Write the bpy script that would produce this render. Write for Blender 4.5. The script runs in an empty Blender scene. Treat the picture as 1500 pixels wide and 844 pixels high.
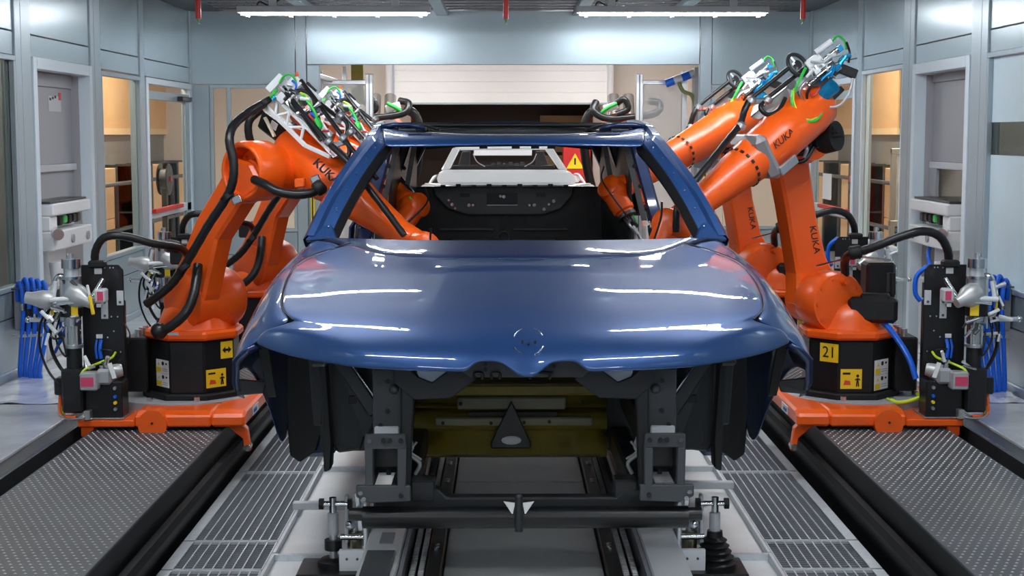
import bpy, bmesh, math, random
from mathutils import Vector, Matrix
random.seed(7)
SC = bpy.context.scene
COL = SC.collection
# ---------------------------------------------------------------- camera
cam_data = bpy.data.cameras.new('camera')
cam_data.sensor_width = 36.0
cam_data.lens = 52.8
cam_data.clip_end = 100
cam = bpy.data.objects.new('camera', cam_data)
cam.location = (-0.07, 0.0, 1.4)
cam.rotation_euler = (math.radians(90 - 5.8653), 0, math.radians(-0.3109))
COL.objects.link(cam)
SC.camera = cam
# ---------------------------------------------------------------- world and exposure
world = bpy.data.worlds.new('world')
SC.world = world
world.use_nodes = True
world.node_tree.nodes['Background'].inputs[0].default_value = (0.62, 0.70, 0.80, 1)
world.node_tree.nodes['Background'].inputs[1].default_value = 0.55
SC.view_settings.view_transform = 'Standard'
SC.view_settings.look = 'None'
SC.view_settings.gamma = 1
SC.view_settings.use_curve_mapping = False
SC.view_settings.exposure = 0.0
LAMP_STRENGTH = 74.0
LAMP_COLOR = (0.93, 0.97, 1.0)
CORRIDOR_POWER = 145.0
# ---------------------------------------------------------------- helpers
def V(*a):
    return Vector(a[0]) if len(a) == 1 else Vector(a)
def basis(d, up=(0, 0, 1)):
    z = V(d).normalized()
    u = V(up)
    if abs(z.dot(u.normalized())) > 0.98:
        u = V(0, 1, 0)
    x = u.cross(z).normalized()
    y = z.cross(x)
    return x, y, z
def smooth_path(pts, n=6):
    pts = [V(p) for p in pts]
    if len(pts) < 3:
        return pts
    out = []
    q = [pts[0] * 2 - pts[1]] + pts + [pts[-1] * 2 - pts[-2]]
    for i in range(1, len(q) - 2):
        a, b, c, d = q[i - 1], q[i], q[i + 1], q[i + 2]
        for k in range(n):
            t = k / n
            out.append(0.5 * ((2 * b) + (c - a) * t + (2 * a - 5 * b + 4 * c - d) * t * t + (3 * b - a - 3 * c + d) * t ** 3))
    out.append(pts[-1])
    return out
class MB:
    """collects shapes and links them as one mesh object"""
    def __init__(s):
        s.v = []; s.f = []
    def add(s, vs, fs):
        o = len(s.v)
        s.v += [tuple(v) for v in vs]
        s.f += [tuple(i + o for i in f) for f in fs]
        return s
    def box(s, lo, hi, m=None):
        x0, y0, z0 = lo; x1, y1, z1 = hi
        vs = [(x0,y0,z0),(x1,y0,z0),(x1,y1,z0),(x0,y1,z0),(x0,y0,z1),(x1,y0,z1),(x1,y1,z1),(x0,y1,z1)]
        if m is not None: vs = [m @ V(v) for v in vs]
        return s.add(vs, [(3,2,1,0),(4,5,6,7),(0,1,5,4),(1,2,6,5),(2,3,7,6),(3,0,4,7)])
    def cbox(s, c, d, m=None):
        return s.box([c[i] - d[i] / 2 for i in range(3)], [c[i] + d[i] / 2 for i in range(3)], m)
    def obox(s, c, ax, ay, az, d):
        """oriented box: centre, three axes, sizes"""
        c = V(c); ax = V(ax).normalized(); ay = V(ay).normalized(); az = V(az).normalized()
        M = Matrix(((ax.x, ay.x, az.x, c.x), (ax.y, ay.y, az.y, c.y), (ax.z, ay.z, az.z, c.z), (0, 0, 0, 1)))
        return s.cbox((0, 0, 0), d, M)
    def bar(s, a, b, w, h, up=(0, 0, 1)):
        x, y, z = basis(V(b) - V(a), up)
        return s.obox((V(a) + V(b)) / 2, x, y, z, (w, h, (V(b) - V(a)).length))
    def cyl(s, a, b, r, r2=None, n=16, cap=True):
        r2 = r if r2 is None else r2
        a = V(a); b = V(b)
        x, y, z = basis(b - a)
        vs = []
        for c, rr in ((a, r), (b, r2)):
            for i in range(n):
                t = 2 * math.pi * i / n
                vs.append(c + x * (rr * math.cos(t)) + y * (rr * math.sin(t)))
        fs = [(i, (i + 1) % n, n + (i + 1) % n, n + i) for i in range(n)]
        if cap:
            fs += [tuple(range(n - 1, -1, -1)), tuple(range(n, 2 * n))]
        return s.add(vs, fs)
    def lathe(s, a, d, prof, n=24):
        """prof: (distance along axis, radius) pairs"""
        a = V(a); x, y, z = basis(d)
        vs = []; fs = []
        for h, r in prof:
            for i in range(n):
                t = 2 * math.pi * i / n
                vs.append(a + z * h + x * (r * math.cos(t)) + y * (r * math.sin(t)))
        for k in range(len(prof) - 1):
            for i in range(n):
                j = (i + 1) % n
                fs.append((k * n + i, k * n + j, (k + 1) * n + j, (k + 1) * n + i))
        fs += [tuple(range(n - 1, -1, -1)), tuple(range((len(prof) - 1) * n, len(prof) * n))]
        return s.add(vs, fs)
    def tube(s, pts, r, n=8, sm=5, rib=0.0):
        p = smooth_path(pts, sm)
        x = None; vs = []; fs = []
        for i, c in enumerate(p):
            d = (p[min(i + 1, len(p) - 1)] - p[max(i - 1, 0)]).normalized()
            if x is None:
                x = basis(d)[0]
            x = (x - d * x.dot(d)).normalized(); y = d.cross(x)
            rr = (r[0] + (r[1] - r[0]) * i / (len(p) - 1)) if isinstance(r, tuple) else r
            rr += rib * (i % 2)
            for k in range(n):
                t = 2 * math.pi * k / n
                vs.append(c + x * (rr * math.cos(t)) + y * (rr * math.sin(t)))
        for i in range(len(p) - 1):
            for k in range(n):
                j = (k + 1) % n
                fs.append((i * n + k, i * n + j, (i + 1) * n + j, (i + 1) * n + k))
        fs += [tuple(range(n - 1, -1, -1)), tuple(range((len(p) - 1) * n, len(p) * n))]
        return s.add(vs, fs)
    def prism(s, poly, off):
        """3D polygon extruded by a vector"""
        p = [V(q) for q in poly]; o = V(off); n = len(p)
        nrm = sum(((p[i] - p[0]).cross(p[(i + 1) % n] - p[0]) for i in range(n)), V(0, 0, 0))
        if nrm.dot(o) > 0:
            p.reverse()
        vs = p + [q + o for q in p]
        fs = [tuple(range(n)), tuple(range(2 * n - 1, n - 1, -1))]
        fs += [((i + 1) % n, i, n + i, n + (i + 1) % n) for i in range(n)]
        return s.add(vs, fs)
    def grid(s, rows, closed=False):
        m = len(rows[0]); vs = [p for r in rows for p in r]
        fs = [(i * m + j, i * m + j + 1, (i + 1) * m + j + 1, (i + 1) * m + j) for i in range(len(rows) - 1) for j in range(m - 1)]
        return s.add(vs, fs)
    def sphere(s, c, r, n=12, sc=(1, 1, 1)):
        c = V(c)
        prof = []
        vs = []; fs = []
        m = n // 2
        for i in range(m + 1):
            t = math.pi * i / m
            for k in range(n):
                u = 2 * math.pi * k / n
                vs.append(c + V(r * sc[0] * math.sin(t) * math.cos(u), r * sc[1] * math.sin(t) * math.sin(u), r * sc[2] * math.cos(t)))
        for i in range(m):
            for k in range(n):
                fs.append((i * n + k, (i + 1) * n + k, (i + 1) * n + (k + 1) % n, i * n + (k + 1) % n))
        return s.add(vs, fs)
    def torus(s, c, d, R, r, n=24, k=8):
        c = V(c); x, y, z = basis(d)
        return s.tube_closed([c + x * (R * math.cos(2 * math.pi * i / n)) + y * (R * math.sin(2 * math.pi * i / n)) for i in range(n)], r, z, k)
    def tube_closed(s, p, r, z, k=8):
        n = len(p); c = sum(p, V(0, 0, 0)) / n; vs = []; fs = []
        for q in p:
            o = (q - c).normalized()
            for j in range(k):
                t = 2 * math.pi * j / k
                vs.append(q + o * (r * math.cos(t)) + V(z) * (r * math.sin(t)))
        for i in range(n):
            for j in range(k):
                a, b = (i + 1) % n, (j + 1) % k
                fs.append((i * k + j, a * k + j, a * k + b, i * k + b))
        return s.add(vs, fs)
    def build(s, name, mat, parent=None, smooth=None, bevel=0.0, solid=0.0, sub=0, label=None, kind=None, fixn=True):
        me = bpy.data.meshes.new(name)
        me.from_pydata(s.v, [], s.f)
        if fixn:
            bm = bmesh.new(); bm.from_mesh(me)
            bmesh.ops.remove_doubles(bm, verts=bm.verts, dist=1e-5)
            bmesh.ops.recalc_face_normals(bm, faces=bm.faces)
            bm.to_mesh(me); bm.free()
        if parent is not None:
            me.transform(Matrix.Translation(-world_loc(parent)))
        me.materials.append(mat)
        if smooth is not None:
            me.polygons.foreach_set('use_smooth', [True] * len(me.polygons))
            me.set_sharp_from_angle(angle=math.radians(smooth))
        o = bpy.data.objects.new(name, me)
        COL.objects.link(o)
        if parent is not None: o.parent = parent
        if solid:
            md = o.modifiers.new('solidify', 'SOLIDIFY'); md.thickness = solid; md.offset = -1
        if sub:
            md = o.modifiers.new('subdivision', 'SUBSURF'); md.levels = sub; md.render_levels = sub
        if bevel:
            md = o.modifiers.new('bevel', 'BEVEL'); md.width = bevel; md.segments = 1; md.limit_method = 'ANGLE'; md.angle_limit = math.radians(40)
        if label: o['label'] = label
        if kind: o['kind'] = kind
        return o
LOC = {}
def world_loc(o):
    l = V(0, 0, 0)
    while o is not None:
        l = l + V(LOC.get(o.name, (0, 0, 0))); o = o.parent
    return l
def thing(name, label, cat, loc=(0, 0, 0), group=None):
    o = bpy.data.objects.new(name, None)
    COL.objects.link(o)
    o.location = loc; o.empty_display_size = 0.1
    LOC[o.name] = tuple(loc)
    if label: o['label'] = label
    if cat: o['category'] = cat
    if group: o['group'] = group
    return o
def tag(o, label, cat, group=None):
    o['label'] = label; o['category'] = cat
    if group: o['group'] = group
    return o
def struct(name, loc=(0, 0, 0), label=None):
    o = bpy.data.objects.new(name, None)
    COL.objects.link(o); o.location = loc; LOC[o.name] = tuple(loc)
    o.empty_display_size = 0.1; o['kind'] = 'structure'
    if label: o['label'] = label
    return o
def dup(root, shift=(0, 0, 0), label=None, group=None, rz=0.0, skip=()):
    def cp(o, par):
        c = o.copy(); COL.objects.link(c)
        if par is not None: c.parent = par
        for ch in list(o.children):
            if ch.name.split('.')[0] not in skip: cp(ch, c)
        return c
    r = cp(root, None)
    r.location = root.location + V(shift)
    r.rotation_euler.z = root.rotation_euler.z + rz
    LOC[r.name] = tuple(r.location)
    if label: r['label'] = label
    if group: r['group'] = group
    return r
# ---------------------------------------------------------------- materials
MATS = {}
def mat(name, col, rough=0.5, metal=0.0, coat=0.0, bump=0.0, bscale=60.0, var=0.0, vscale=4.0, emit=None, estr=0.0, trans=0.0, alpha=1.0, coat_rough=0.03, spec=0.5, stretch=None, ior=1.45):
    if name in MATS: return MATS[name]
    m = bpy.data.materials.new(name); m.use_nodes = True
    nt = m.node_tree; b = nt.nodes['Principled BSDF']
    I = b.inputs
    I['Base Color'].default_value = (*col, 1); I['Roughness'].default_value = rough; I['Metallic'].default_value = metal
    I['Coat Weight'].default_value = coat; I['Coat Roughness'].default_value = coat_rough
    I['Specular IOR Level'].default_value = spec; I['IOR'].default_value = ior
    I['Transmission Weight'].default_value = trans; I['Alpha'].default_value = alpha
    if emit:
        I['Emission Color'].default_value = (*emit, 1); I['Emission Strength'].default_value = estr
    if bump or var:
        tc = nt.nodes.new('ShaderNodeTexCoord'); mp = nt.nodes.new('ShaderNodeMapping')
        nt.links.new(tc.outputs['Object'], mp.inputs['Vector'])
        if stretch: mp.inputs['Scale'].default_value = stretch
        if bump:
            n = nt.nodes.new('ShaderNodeTexNoise'); n.inputs['Scale'].default_value = bscale; n.inputs['Detail'].default_value = 4
            nt.links.new(mp.outputs[0], n.inputs['Vector'])
            bp = nt.nodes.new('ShaderNodeBump'); bp.inputs['Strength'].default_value = bump; bp.inputs['Distance'].default_value = 0.02
            nt.links.new(n.outputs['Fac'], bp.inputs['Height']); nt.links.new(bp.outputs['Normal'], I['Normal'])
        if var:
            n2 = nt.nodes.new('ShaderNodeTexNoise'); n2.inputs['Scale'].default_value = vscale; n2.inputs['Detail'].default_value = 6; n2.inputs['Roughness'].default_value = 0.65
            nt.links.new(mp.outputs[0], n2.inputs['Vector'])
            cr = nt.nodes.new('ShaderNodeValToRGB')
            cr.color_ramp.elements[0].position = 0.3; cr.color_ramp.elements[1].position = 0.7
            cr.color_ramp.elements[0].color = (*[c * (1 - var) for c in col], 1)
            cr.color_ramp.elements[1].color = (*[min(1, c * (1 + var)) for c in col], 1)
            nt.links.new(n2.outputs['Fac'], cr.inputs['Fac']); nt.links.new(cr.outputs['Color'], I['Base Color'])
            mr = nt.nodes.new('ShaderNodeMapRange')
            mr.inputs['To Min'].default_value = max(0.02, rough * (1 - var)); mr.inputs['To Max'].default_value = min(1, rough * (1 + var))
            nt.links.new(n2.outputs['Fac'], mr.inputs['Value']); nt.links.new(mr.outputs[0], I['Roughness'])
    MATS[name] = m
    return m
WALLM = mat('wall_paint', (0.37, 0.45, 0.50), 0.25, 0.40, var=0.03, vscale=1.5)
FRAMEM = mat('grey_frame_paint', (0.38, 0.46, 0.515), 0.3, 0.3)
WHITEFRAME = mat('pale_frame_paint', (0.66, 0.76, 0.84), 0.3)
ALU = mat('brushed_aluminium', (0.62, 0.64, 0.66), 0.32, 1.0, bump=0.02, bscale=90)
STEEL = mat('bright_steel', (0.70, 0.71, 0.72), 0.18, 1.0)
DSTEEL = mat('dark_steel', (0.10, 0.105, 0.11), 0.4, 0.8)
BLACK = mat('black_paint', (0.010, 0.010, 0.011), 0.35)
BLACKM = mat('matt_black', (0.006, 0.006, 0.007), 0.6)
RUBBER = mat('black_rubber', (0.012, 0.012, 0.013), 0.32)
ORANGE = mat('orange_paint', (0.90, 0.112, 0.005), 0.36, coat=0.25, coat_rough=0.2, bump=0.01, bscale=40)
WHITE = mat('white_paint', (0.80, 0.82, 0.84), 0.35)
GREY = mat('grey_paint', (0.33, 0.34, 0.36), 0.45)
LGREY = mat('light_grey_paint', (0.55, 0.57, 0.60), 0.4)
SILVER = mat('silver_casting', (0.62, 0.63, 0.65), 0.3, 0.9)
BLUEHOSE = mat('blue_hose', (0.01, 0.13, 0.72), 0.35)
GREENHOSE = mat('green_hose', (0.05, 0.55, 0.09), 0.35)
CYAN = mat('cyan_anodised', (0.02, 0.36, 0.75), 0.25, 0.6)
YELLOW = mat('yellow_label', (0.90, 0.62, 0.02), 0.4)
LIME = mat('yellow_green_wire', (0.55, 0.75, 0.03), 0.4)
RED = mat('red_plastic', (0.62, 0.03, 0.03), 0.35)
PINK = mat('crimson_nameplate', (0.62, 0.06, 0.14), 0.4)
PAPER = mat('white_label', (0.82, 0.83, 0.84), 0.5)
INK = mat('black_ink', (0.01, 0.01, 0.012), 0.5)
GLASS = mat('window_glass', (0.88, 0.94, 0.93), 0.02, trans=1.0, ior=1.03, spec=0.6)
FROST = mat('frosted_glass', (0.60, 0.76, 0.85), 0.25, spec=0.6, var=0.03)
TAN = mat('tan_board', (0.85, 0.50, 0.24), 0.5, var=0.05, vscale=2)
TANLIGHT = mat('pale_tan_board', (0.92, 0.66, 0.38), 0.5)
BEIGE = mat('beige_shutter', (0.72, 0.68, 0.645), 0.6)
def plate_text(txt, size, loc, xdir, ydir, m, parent, name='lettering', extrude=0.0006, align='CENTER'):
    cu = bpy.data.curves.new(name, 'FONT'); cu.body = txt; cu.size = size; cu.extrude = extrude
    cu.align_x = align; cu.align_y = 'CENTER'
    t = bpy.data.objects.new(name, cu); COL.objects.link(t)
    bpy.context.view_layer.update()
    me = bpy.data.meshes.new_from_object(t.evaluated_get(bpy.context.evaluated_depsgraph_get()))
    bpy.data.objects.remove(t)
    x = V(xdir).normalized(); y = V(ydir); y = (y - x * x.dot(y)).normalized(); z = x.cross(y); l = V(loc)
    M = Matrix(((x.x, y.x, z.x, l.x), (x.y, y.y, z.y, l.y), (x.z, y.z, z.z, l.z), (0, 0, 0, 1)))
    me.transform(M)
    if parent is not None: me.transform(Matrix.Translation(-world_loc(parent)))
    me.materials.clear(); me.materials.append(m)
    o = bpy.data.objects.new(name, me); COL.objects.link(o)
    if parent is not None: o.parent = parent
    return o
# ---------------------------------------------------------------- room shell
XL, XR, YB, ZC = -2.9, 2.7, 13.7, 2.50
Y0 = -4.0
FLOORM = mat('floor_coating', (0.45, 0.47, 0.50), 0.22, var=0.22, vscale=1.6, bump=0.05, bscale=5)
FLOOR2 = mat('inner_floor', (0.34, 0.36, 0.38), 0.3, var=0.15, vscale=2)
fl = struct('floor')
MB().box((-4.6, Y0, -0.06), (-2.215, 21.5, 0)).build('walkway_slab', FLOORM, fl)
MB().box((2.235, Y0, -0.06), (4.4, 21.5, 0)).build('walkway_slab', FLOORM, fl)
MB().box((-2.215, Y0, -0.75), (-1.40, 21.5, -0.70)).build('pit_floor', BLACKM, fl)
MB().box((1.40, Y0, -0.75), (2.235, 21.5, -0.70)).build('pit_floor', BLACKM, fl)
MB().box((-1.40, Y0, -0.75), (1.40, 21.5, -0.70)).build('pit_floor', BLACKM, fl)
STRIPM = mat('checker_strip', (0.09, 0.095, 0.10), 0.35, 0.7, bump=0.1, bscale=120)
for sx, x0, x1 in ((-1, -2.215, -2.115), (1, 2.14, 2.235)):
    MB().box((x0, Y0, -0.70), (x1, 13.6, 0.003)).build('edge_strip', STRIPM, fl)
    st = MB()
    for i in range(330):
        y = 4.6 + i * 0.027
        st.cbox(((x0 + x1) / 2 + 0.035 * -sx, y, 0.004), (0.012, 0.006, 0.004))
    st.build('strip_stud', STEEL, fl, kind='stuff')
# step in the walkway beside the camera-side end
for x0, x1 in ((-2.9, -2.215), (2.235, 2.7)):
    MB().box((x0, Y0, 0.0), (x1, 7.62, 0.018)).build('cover_plate', FLOORM, fl, bevel=0.004)

def wall_side(name, X, s, segs):
    """s: outward direction (-1 left, +1 right)"""
    w = struct(name, (X, 0, 0))
    t = 0.08
    for nm, y0, y1, z0, z1, proud in segs:
        a, b = sorted((X - s * proud, X + s * t))
        MB().box((a, y0 + 0.003, z0 + 0.003), (b, y1 - 0.003, z1 - 0.003)).build(nm, WALLM if nm == 'panel' else FRAMEM, w, bevel=0.003)
    return w
segL = []
def col(L, y0, y1, zt=1.99, base=None, ztop=ZC, zhead=1.85):
    L.append(('panel', y0, y1, zt, ztop, 0.0)); L.append(('panel', y0, y1, zhead, zt, 0.0))
    if base: L.append(('panel', y0, y1, 0.345, base, 0.0)); L.append(('panel', y0, y1, 0.0, 0.345, 0.0))
col(segL, 7.0, 8.77, base=0.5)
col(segL, 9.065, 10.37); col(segL, 10.63, 11.77, base=0.5); col(segL, 11.91, 13.65)
for y0, y1 in ((-4.0, -2.2), (-2.2, -0.4), (-0.4, 1.4), (1.4, 3.2), (3.2, 5.0), (5.0, 7.0)):
    segL.append(('panel', y0, y1, 1.99, ZC, 0.0)); segL.append(('panel', y0, y1, 0.0, 1.99, 0.0))
for y0, y1 in ((8.77, 8.88), (8.88, 9.065), (10.37, 10.46), (10.46, 10.63), (11.77, 11.91), (13.65, 13.7)):
    segL.append(('post', y0, y1, 0.0, ZC, 0.012))
wall_side('wall_left', XL, -1, segL)
segR = []
col(segR, 6.9, 8.64, base=0.53); col(segR, 8.95, 10.19); col(segR, 10.47, 11.67, base=0.565, zhead=1.88); col(segR, 11.83, 13.6)
for y0, y1 in ((-4.0, -2.2), (-2.2, -0.4), (-0.4, 1.4), (1.4, 3.2), (3.2, 5.0), (5.0, 6.9)):
    segR.append(('panel', y0, y1, 1.99, ZC, 0.0)); segR.append(('panel', y0, y1, 0.0, 1.99, 0.0))
for y0, y1 in ((8.64, 8.76), (8.76, 8.95), (10.19, 10.3), (10.3, 10.47), (11.67, 11.83), (13.6, 13.7)):
    segR.append(('post', y0, y1, 0.0, ZC, 0.012))
wall_side('wall_right', XR, 1, segR)
# skirting
for nm, X, s in (('baseboard_left', XL, 1), ('baseboard_right', XR, -1)):
    a, b = sorted((X, X + s * 0.02))
    bb = struct(nm, (X, 0, 0))
    for y0, y1 in ((0.0, 9.0), (10.45, 11.85) if s > 0 else (10.25, 11.8)):
        MB().box((a, y0, 0.0), (b, y1, 0.05)).build('skirting', FRAMEM, bb, bevel=0.004)
# back wall with the car portal
wb = struct('wall_back', (0, YB, 0))
def bpan(x0, x1, z0, z1, nm='panel', m=WALLM, proud=0.0):
    MB().box((x0 + 0.003, YB - proud, z0 + 0.003), (x1 - 0.003, YB + 0.1, z1 - 0.003)).build(nm, m, wb, bevel=0.003)
bpan(-1.85, 1.70, 2.02, ZC)
bpan(-2.9, -1.95, 1.84, ZC); bpan(1.81, 2.7, 1.84, ZC)
bpan(-1.95, -1.85, 0, ZC, 'post', FRAMEM, 0.012); bpan(1.70, 1.81, 0, ZC, 'post', FRAMEM, 0.012)
bpan(-1.85, -1.735, 0, 2.02, 'post', FRAMEM)
bpan(-2.9, -2.73, 0, 1.84, 'post', FRAMEM)
bpan(-2.73, -1.95, 0.0, 0.30); bpan(-2.73, -1.95, 0.30, 0.51)
bpan(1.81, 2.7, 0.0, 0.30); bpan(1.81, 2.7, 0.30, 0.53)
def window(name, kind, a0, a1, z0, z1, plane, s=1, fw=0.03, bars=(), gm=None, fm=None, depth=0.05, rails=()):
    """kind 'x': in a side wall (a = Y); kind 'y': in the back wall (a = X)"""
    w = struct(name, (plane, a0, z0) if kind == 'x' else (a0, plane, z0))
    fm = fm or FRAMEM
    def bx(mb, a, b, c, d, t0, t1):
        p0, p1 = sorted((plane + s * t0, plane + s * t1))
        if kind == 'x': mb.box((p0, a, c), (p1, b, d))
        else: mb.box((a, p0, c), (b, p1, d))
    for a, b, c, d in ((a0, a1, z0, z0 + fw), (a0, a1, z1 - fw, z1), (a0, a0 + fw, z0 + fw, z1 - fw), (a1 - fw, a1, z0 + fw, z1 - fw)):
        mb = MB(); bx(mb, a, b, c, d, -0.012, depth); mb.build('window_frame', fm, w, bevel=0.003)
    for q in bars:
        mb = MB(); bx(mb, q - fw * 0.6, q + fw * 0.6, z0 + fw, z1 - fw, -0.008, depth); mb.build('mullion', fm, w, bevel=0.003)
    for q in rails:
        mb = MB(); bx(mb, a0 + fw, a1 - fw, q - fw * 0.6, q + fw * 0.6, -0.008, depth); mb.build('rail', fm, w, bevel=0.003)
    es = [a0 + fw] + sorted(bars) + [a1 - fw]
    zs = [z0 + fw] + sorted(rails) + [z1 - fw]
    for i in range(len(es) - 1):
        for k in range(len(zs) - 1):
            mb = MB(); bx(mb, es[i], es[i + 1], zs[k], zs[k + 1], 0.018, 0.024); mb.build('pane', gm or GLASS, w)
    return w
window('window_1', 'x', 7.0, 8.77, 0.5, 1.85, XL, -1)
window('window_2', 'x', 10.63, 11.77, 0.5, 1.84, XL, -1)
window('window_3', 'x', 10.47, 11.67, 0.565, 1.88, XR, 1, fm=WHITEFRAME)
window('window_5', 'y', -2.73, -1.95, 0.51, 1.84, YB, 1, bars=(-2.56, -2.13))
window('window_6', 'y', 1.81, 2.7, 0.53, 1.84, YB, 1, bars=(2.1, 2.5))
# near right window: two frosted panes with a clear band between
w4 = struct('window_4', (XR, 6.9, 0.53))
for y0, y1, z0, z1 in ((6.9, 8.64, 0.53, 0.56), (6.9, 8.64, 1.83, 1.86), (6.9, 6.93, 0.56, 1.83), (8.61, 8.64, 0.56, 1.83)):
    MB().box((XR - 0.012, y0, z0), (XR + 0.05, y1, z1)).build('window_frame', FRAMEM, w4, bevel=0.003)
MB().box((XR + 0.016, 6.93, 1.465), (XR + 0.026, 8.61, 1.83)).build('frosted_pane', FROST, w4)
MB().box((XR + 0.016, 6.93, 0.56), (XR + 0.026, 8.61, 1.28)).build('frosted_pane', FROST, w4)
MB().box((XR + 0.018, 6.93, 1.28), (XR + 0.024, 8.61, 1.465)).build('pane', GLASS, w4)
# doors far down both walls (glazed) and the open tool niches
def glazed_door(name, X, s, y0, y1, ztop):
    d = struct(name, (X, y0, 0)); f = 0.075
    def bx(nm, a, b, c, e, m, t0=-0.02, t1=0.05):
        p0, p1 = sorted((X + s * t0, X + s * t1)); return MB().box((p0, a, c), (p1, b, e)).build(nm, m, d, bevel=0.003 if m is not GLASS else 0)
    bx('door_frame', y0, y1, ztop - 0.05, ztop, WHITEFRAME); bx('door_frame', y0, y0 + f, 0, ztop - 0.05, WHITEFRAME); bx('door_frame', y1 - f, y1, 0, ztop - 0.05, WHITEFRAME)
    a, b = y0 + f, y1 - f
    bx('door_leaf_rail', a, b, ztop - 0.17, ztop - 0.10, FRAMEM, -0.01, 0.03)
    bx('door_leaf_rail', a, b, 0.72, 0.79, WHITEFRAME, -0.01, 0.03)
    bx('door_leaf_rail', a, b, 0.0, 0.12, FRAMEM, -0.01, 0.03)
    bx('door_leaf_stile', b - 0.16, b, 0.12, ztop - 0.17, FRAMEM, -0.01, 0.03)
    bx('pane', a, b - 0.16, 0.79, ztop - 0.17, GLASS, 0.008, 0.014)
    bx('pane', a, b - 0.16, 0.12, 0.72, GLASS, 0.008, 0.014)
    bx('pane', a, b, ztop - 0.10, ztop - 0.05, GLASS, 0.008, 0.014)
    bx('door_closer', b - 0.5, b - 0.1, ztop - 0.165, ztop - 0.125, BLACK, -0.06, -0.012)
    bx('push_bar', a + 0.02, b - 0.5, 0.765, 0.80, RED, -0.05, -0.015)
    return d
glazed_door('door_1', XL, -1, 11.93, 13.65, 1.845)
glazed_door('door_2', XR, 1, 11.85, 13.6, 1.85)
NICHE = mat('niche_grey', (0.36, 0.365, 0.39), 0.4)
def niche(name, X, s, y0, y1, ztop, deep):
    d = struct(name, (X, y0, 0)); f = 0.07
    def bx(nm, a, b, c, e, t0, t1, m):
        p0, p1 = sorted((X + s * t0, X + s * t1)); return MB().box((p0, a, c), (p1, b, e)).build(nm, m, d, bevel=0.003)
    bx('door_frame', y0, y0 + f, 0, ztop, -0.02, 0.06, WHITEFRAME); bx('door_frame', y1 - f, y1, 0, ztop, -0.02, 0.06, WHITEFRAME)
    bx('door_frame', y0 + f, y1 - f, ztop - f, ztop, -0.02, 0.06, WHITEFRAME)
    a, b, zt = y0 + f, y1 - f, ztop - f
    bx('side_panel', a - 0.02, a, 0, zt, 0.06, deep, NICHE); bx('side_panel', b, b + 0.02, 0, zt, 0.06, deep, NICHE)
    bx('head_panel', a, b, zt, zt + 0.02, 0.06, deep, NICHE)
    return d, a, b, zt
nL, a, b, zt = niche('door_3', XL, -1, 9.08, 10.37, 1.86, 0.5)
def nb(d, X, s, nm, y0, y1, z0, z1, t0, t1, m, bev=0.004):
    p0, p1 = sorted((X + s * t0, X + s * t1)); return MB().box((p0, y0, z0), (p1, y1, z1)).build(nm, m, d, bevel=bev)
nb(nL, XL, -1, 'back_panel', a, b, 1.20, 1.70, 0.11, 0.14, NICHE)
nb(nL, XL, -1, 'back_panel', a, b, 0.93, 1.16, 0.11, 0.14, NICHE)
nb(nL, XL, -1, 'back_panel', a, b, 0.0, 0.93, 0.46, 0.5, LGREY)
nb(nL, XL, -1, 'shelf', a, b, 1.155, 1.20, 0.085, 0.14, LGREY)
nb(nL, XL, -1, 'shelf', a, b, 1.70, 1.79, 0.10, 0.14, NICHE)
nR, a2, b2, zt2 = niche('door_4', XR, 1, 8.95, 10.19, 1.865, 0.5)
nb(nR, XR, 1, 'back_panel', a2, b2, 1.215, 1.74, 0.11, 0.14, NICHE)
nb(nR, XR, 1, 'shelf', a2, b2, 1.17, 1.215, 0.09, 0.14, LGREY)
nb(nR, XR, 1, 'shelf', a2, b2, 1.74, 1.80, 0.10, 0.14, NICHE)
nb(nR, XR, 1, 'stile', b2 - 0.16, b2, 0.98, 1.17, 0.09, 0.14, NICHE)
nb(nR, XR, 1, 'stile', a2, a2 + 0.05, 0.98, 1.17, 0.09, 0.14, NICHE)
nb(nR, XR, 1, 'pane', a2 + 0.05, b2 - 0.16, 0.98, 1.17, 0.115, 0.12, GLASS, 0)
# notices pinned up inside the niches
nt1 = thing('notice_sheet', 'white notice with a red tab on the grey back panel of the left niche', 'notice', (-3.005, 9.7, 1.5))
MB().box((-3.0095, 9.78, 1.545), (-3.007, 10.05, 1.645)).build('paper', LGREY, nt1)
MB().box((-3.007, 10.0, 1.62), (-3.0045, 10.05, 1.67)).build('red_tab', RED, nt1)
for k in range(3): MB().box((-3.007, 9.80 + k*0.055, 1.615 + 0.008*k), (-3.005, 9.83 + k*0.055, 1.632 + 0.008*k)).build('scribble', INK, nt1)
nt2 = thing('notice_sheet', 'small white notice with a red top edge in the right niche', 'notice', (2.805, 9.25, 1.45))
MB().box((2.806, 9.12, 1.42), (2.809, 9.30, 1.535)).build('paper', LGREY, nt2)
MB().box((2.803, 9.12, 1.535), (2.809, 9.32, 1.555)).build('red_tab', RED, nt2)
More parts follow.
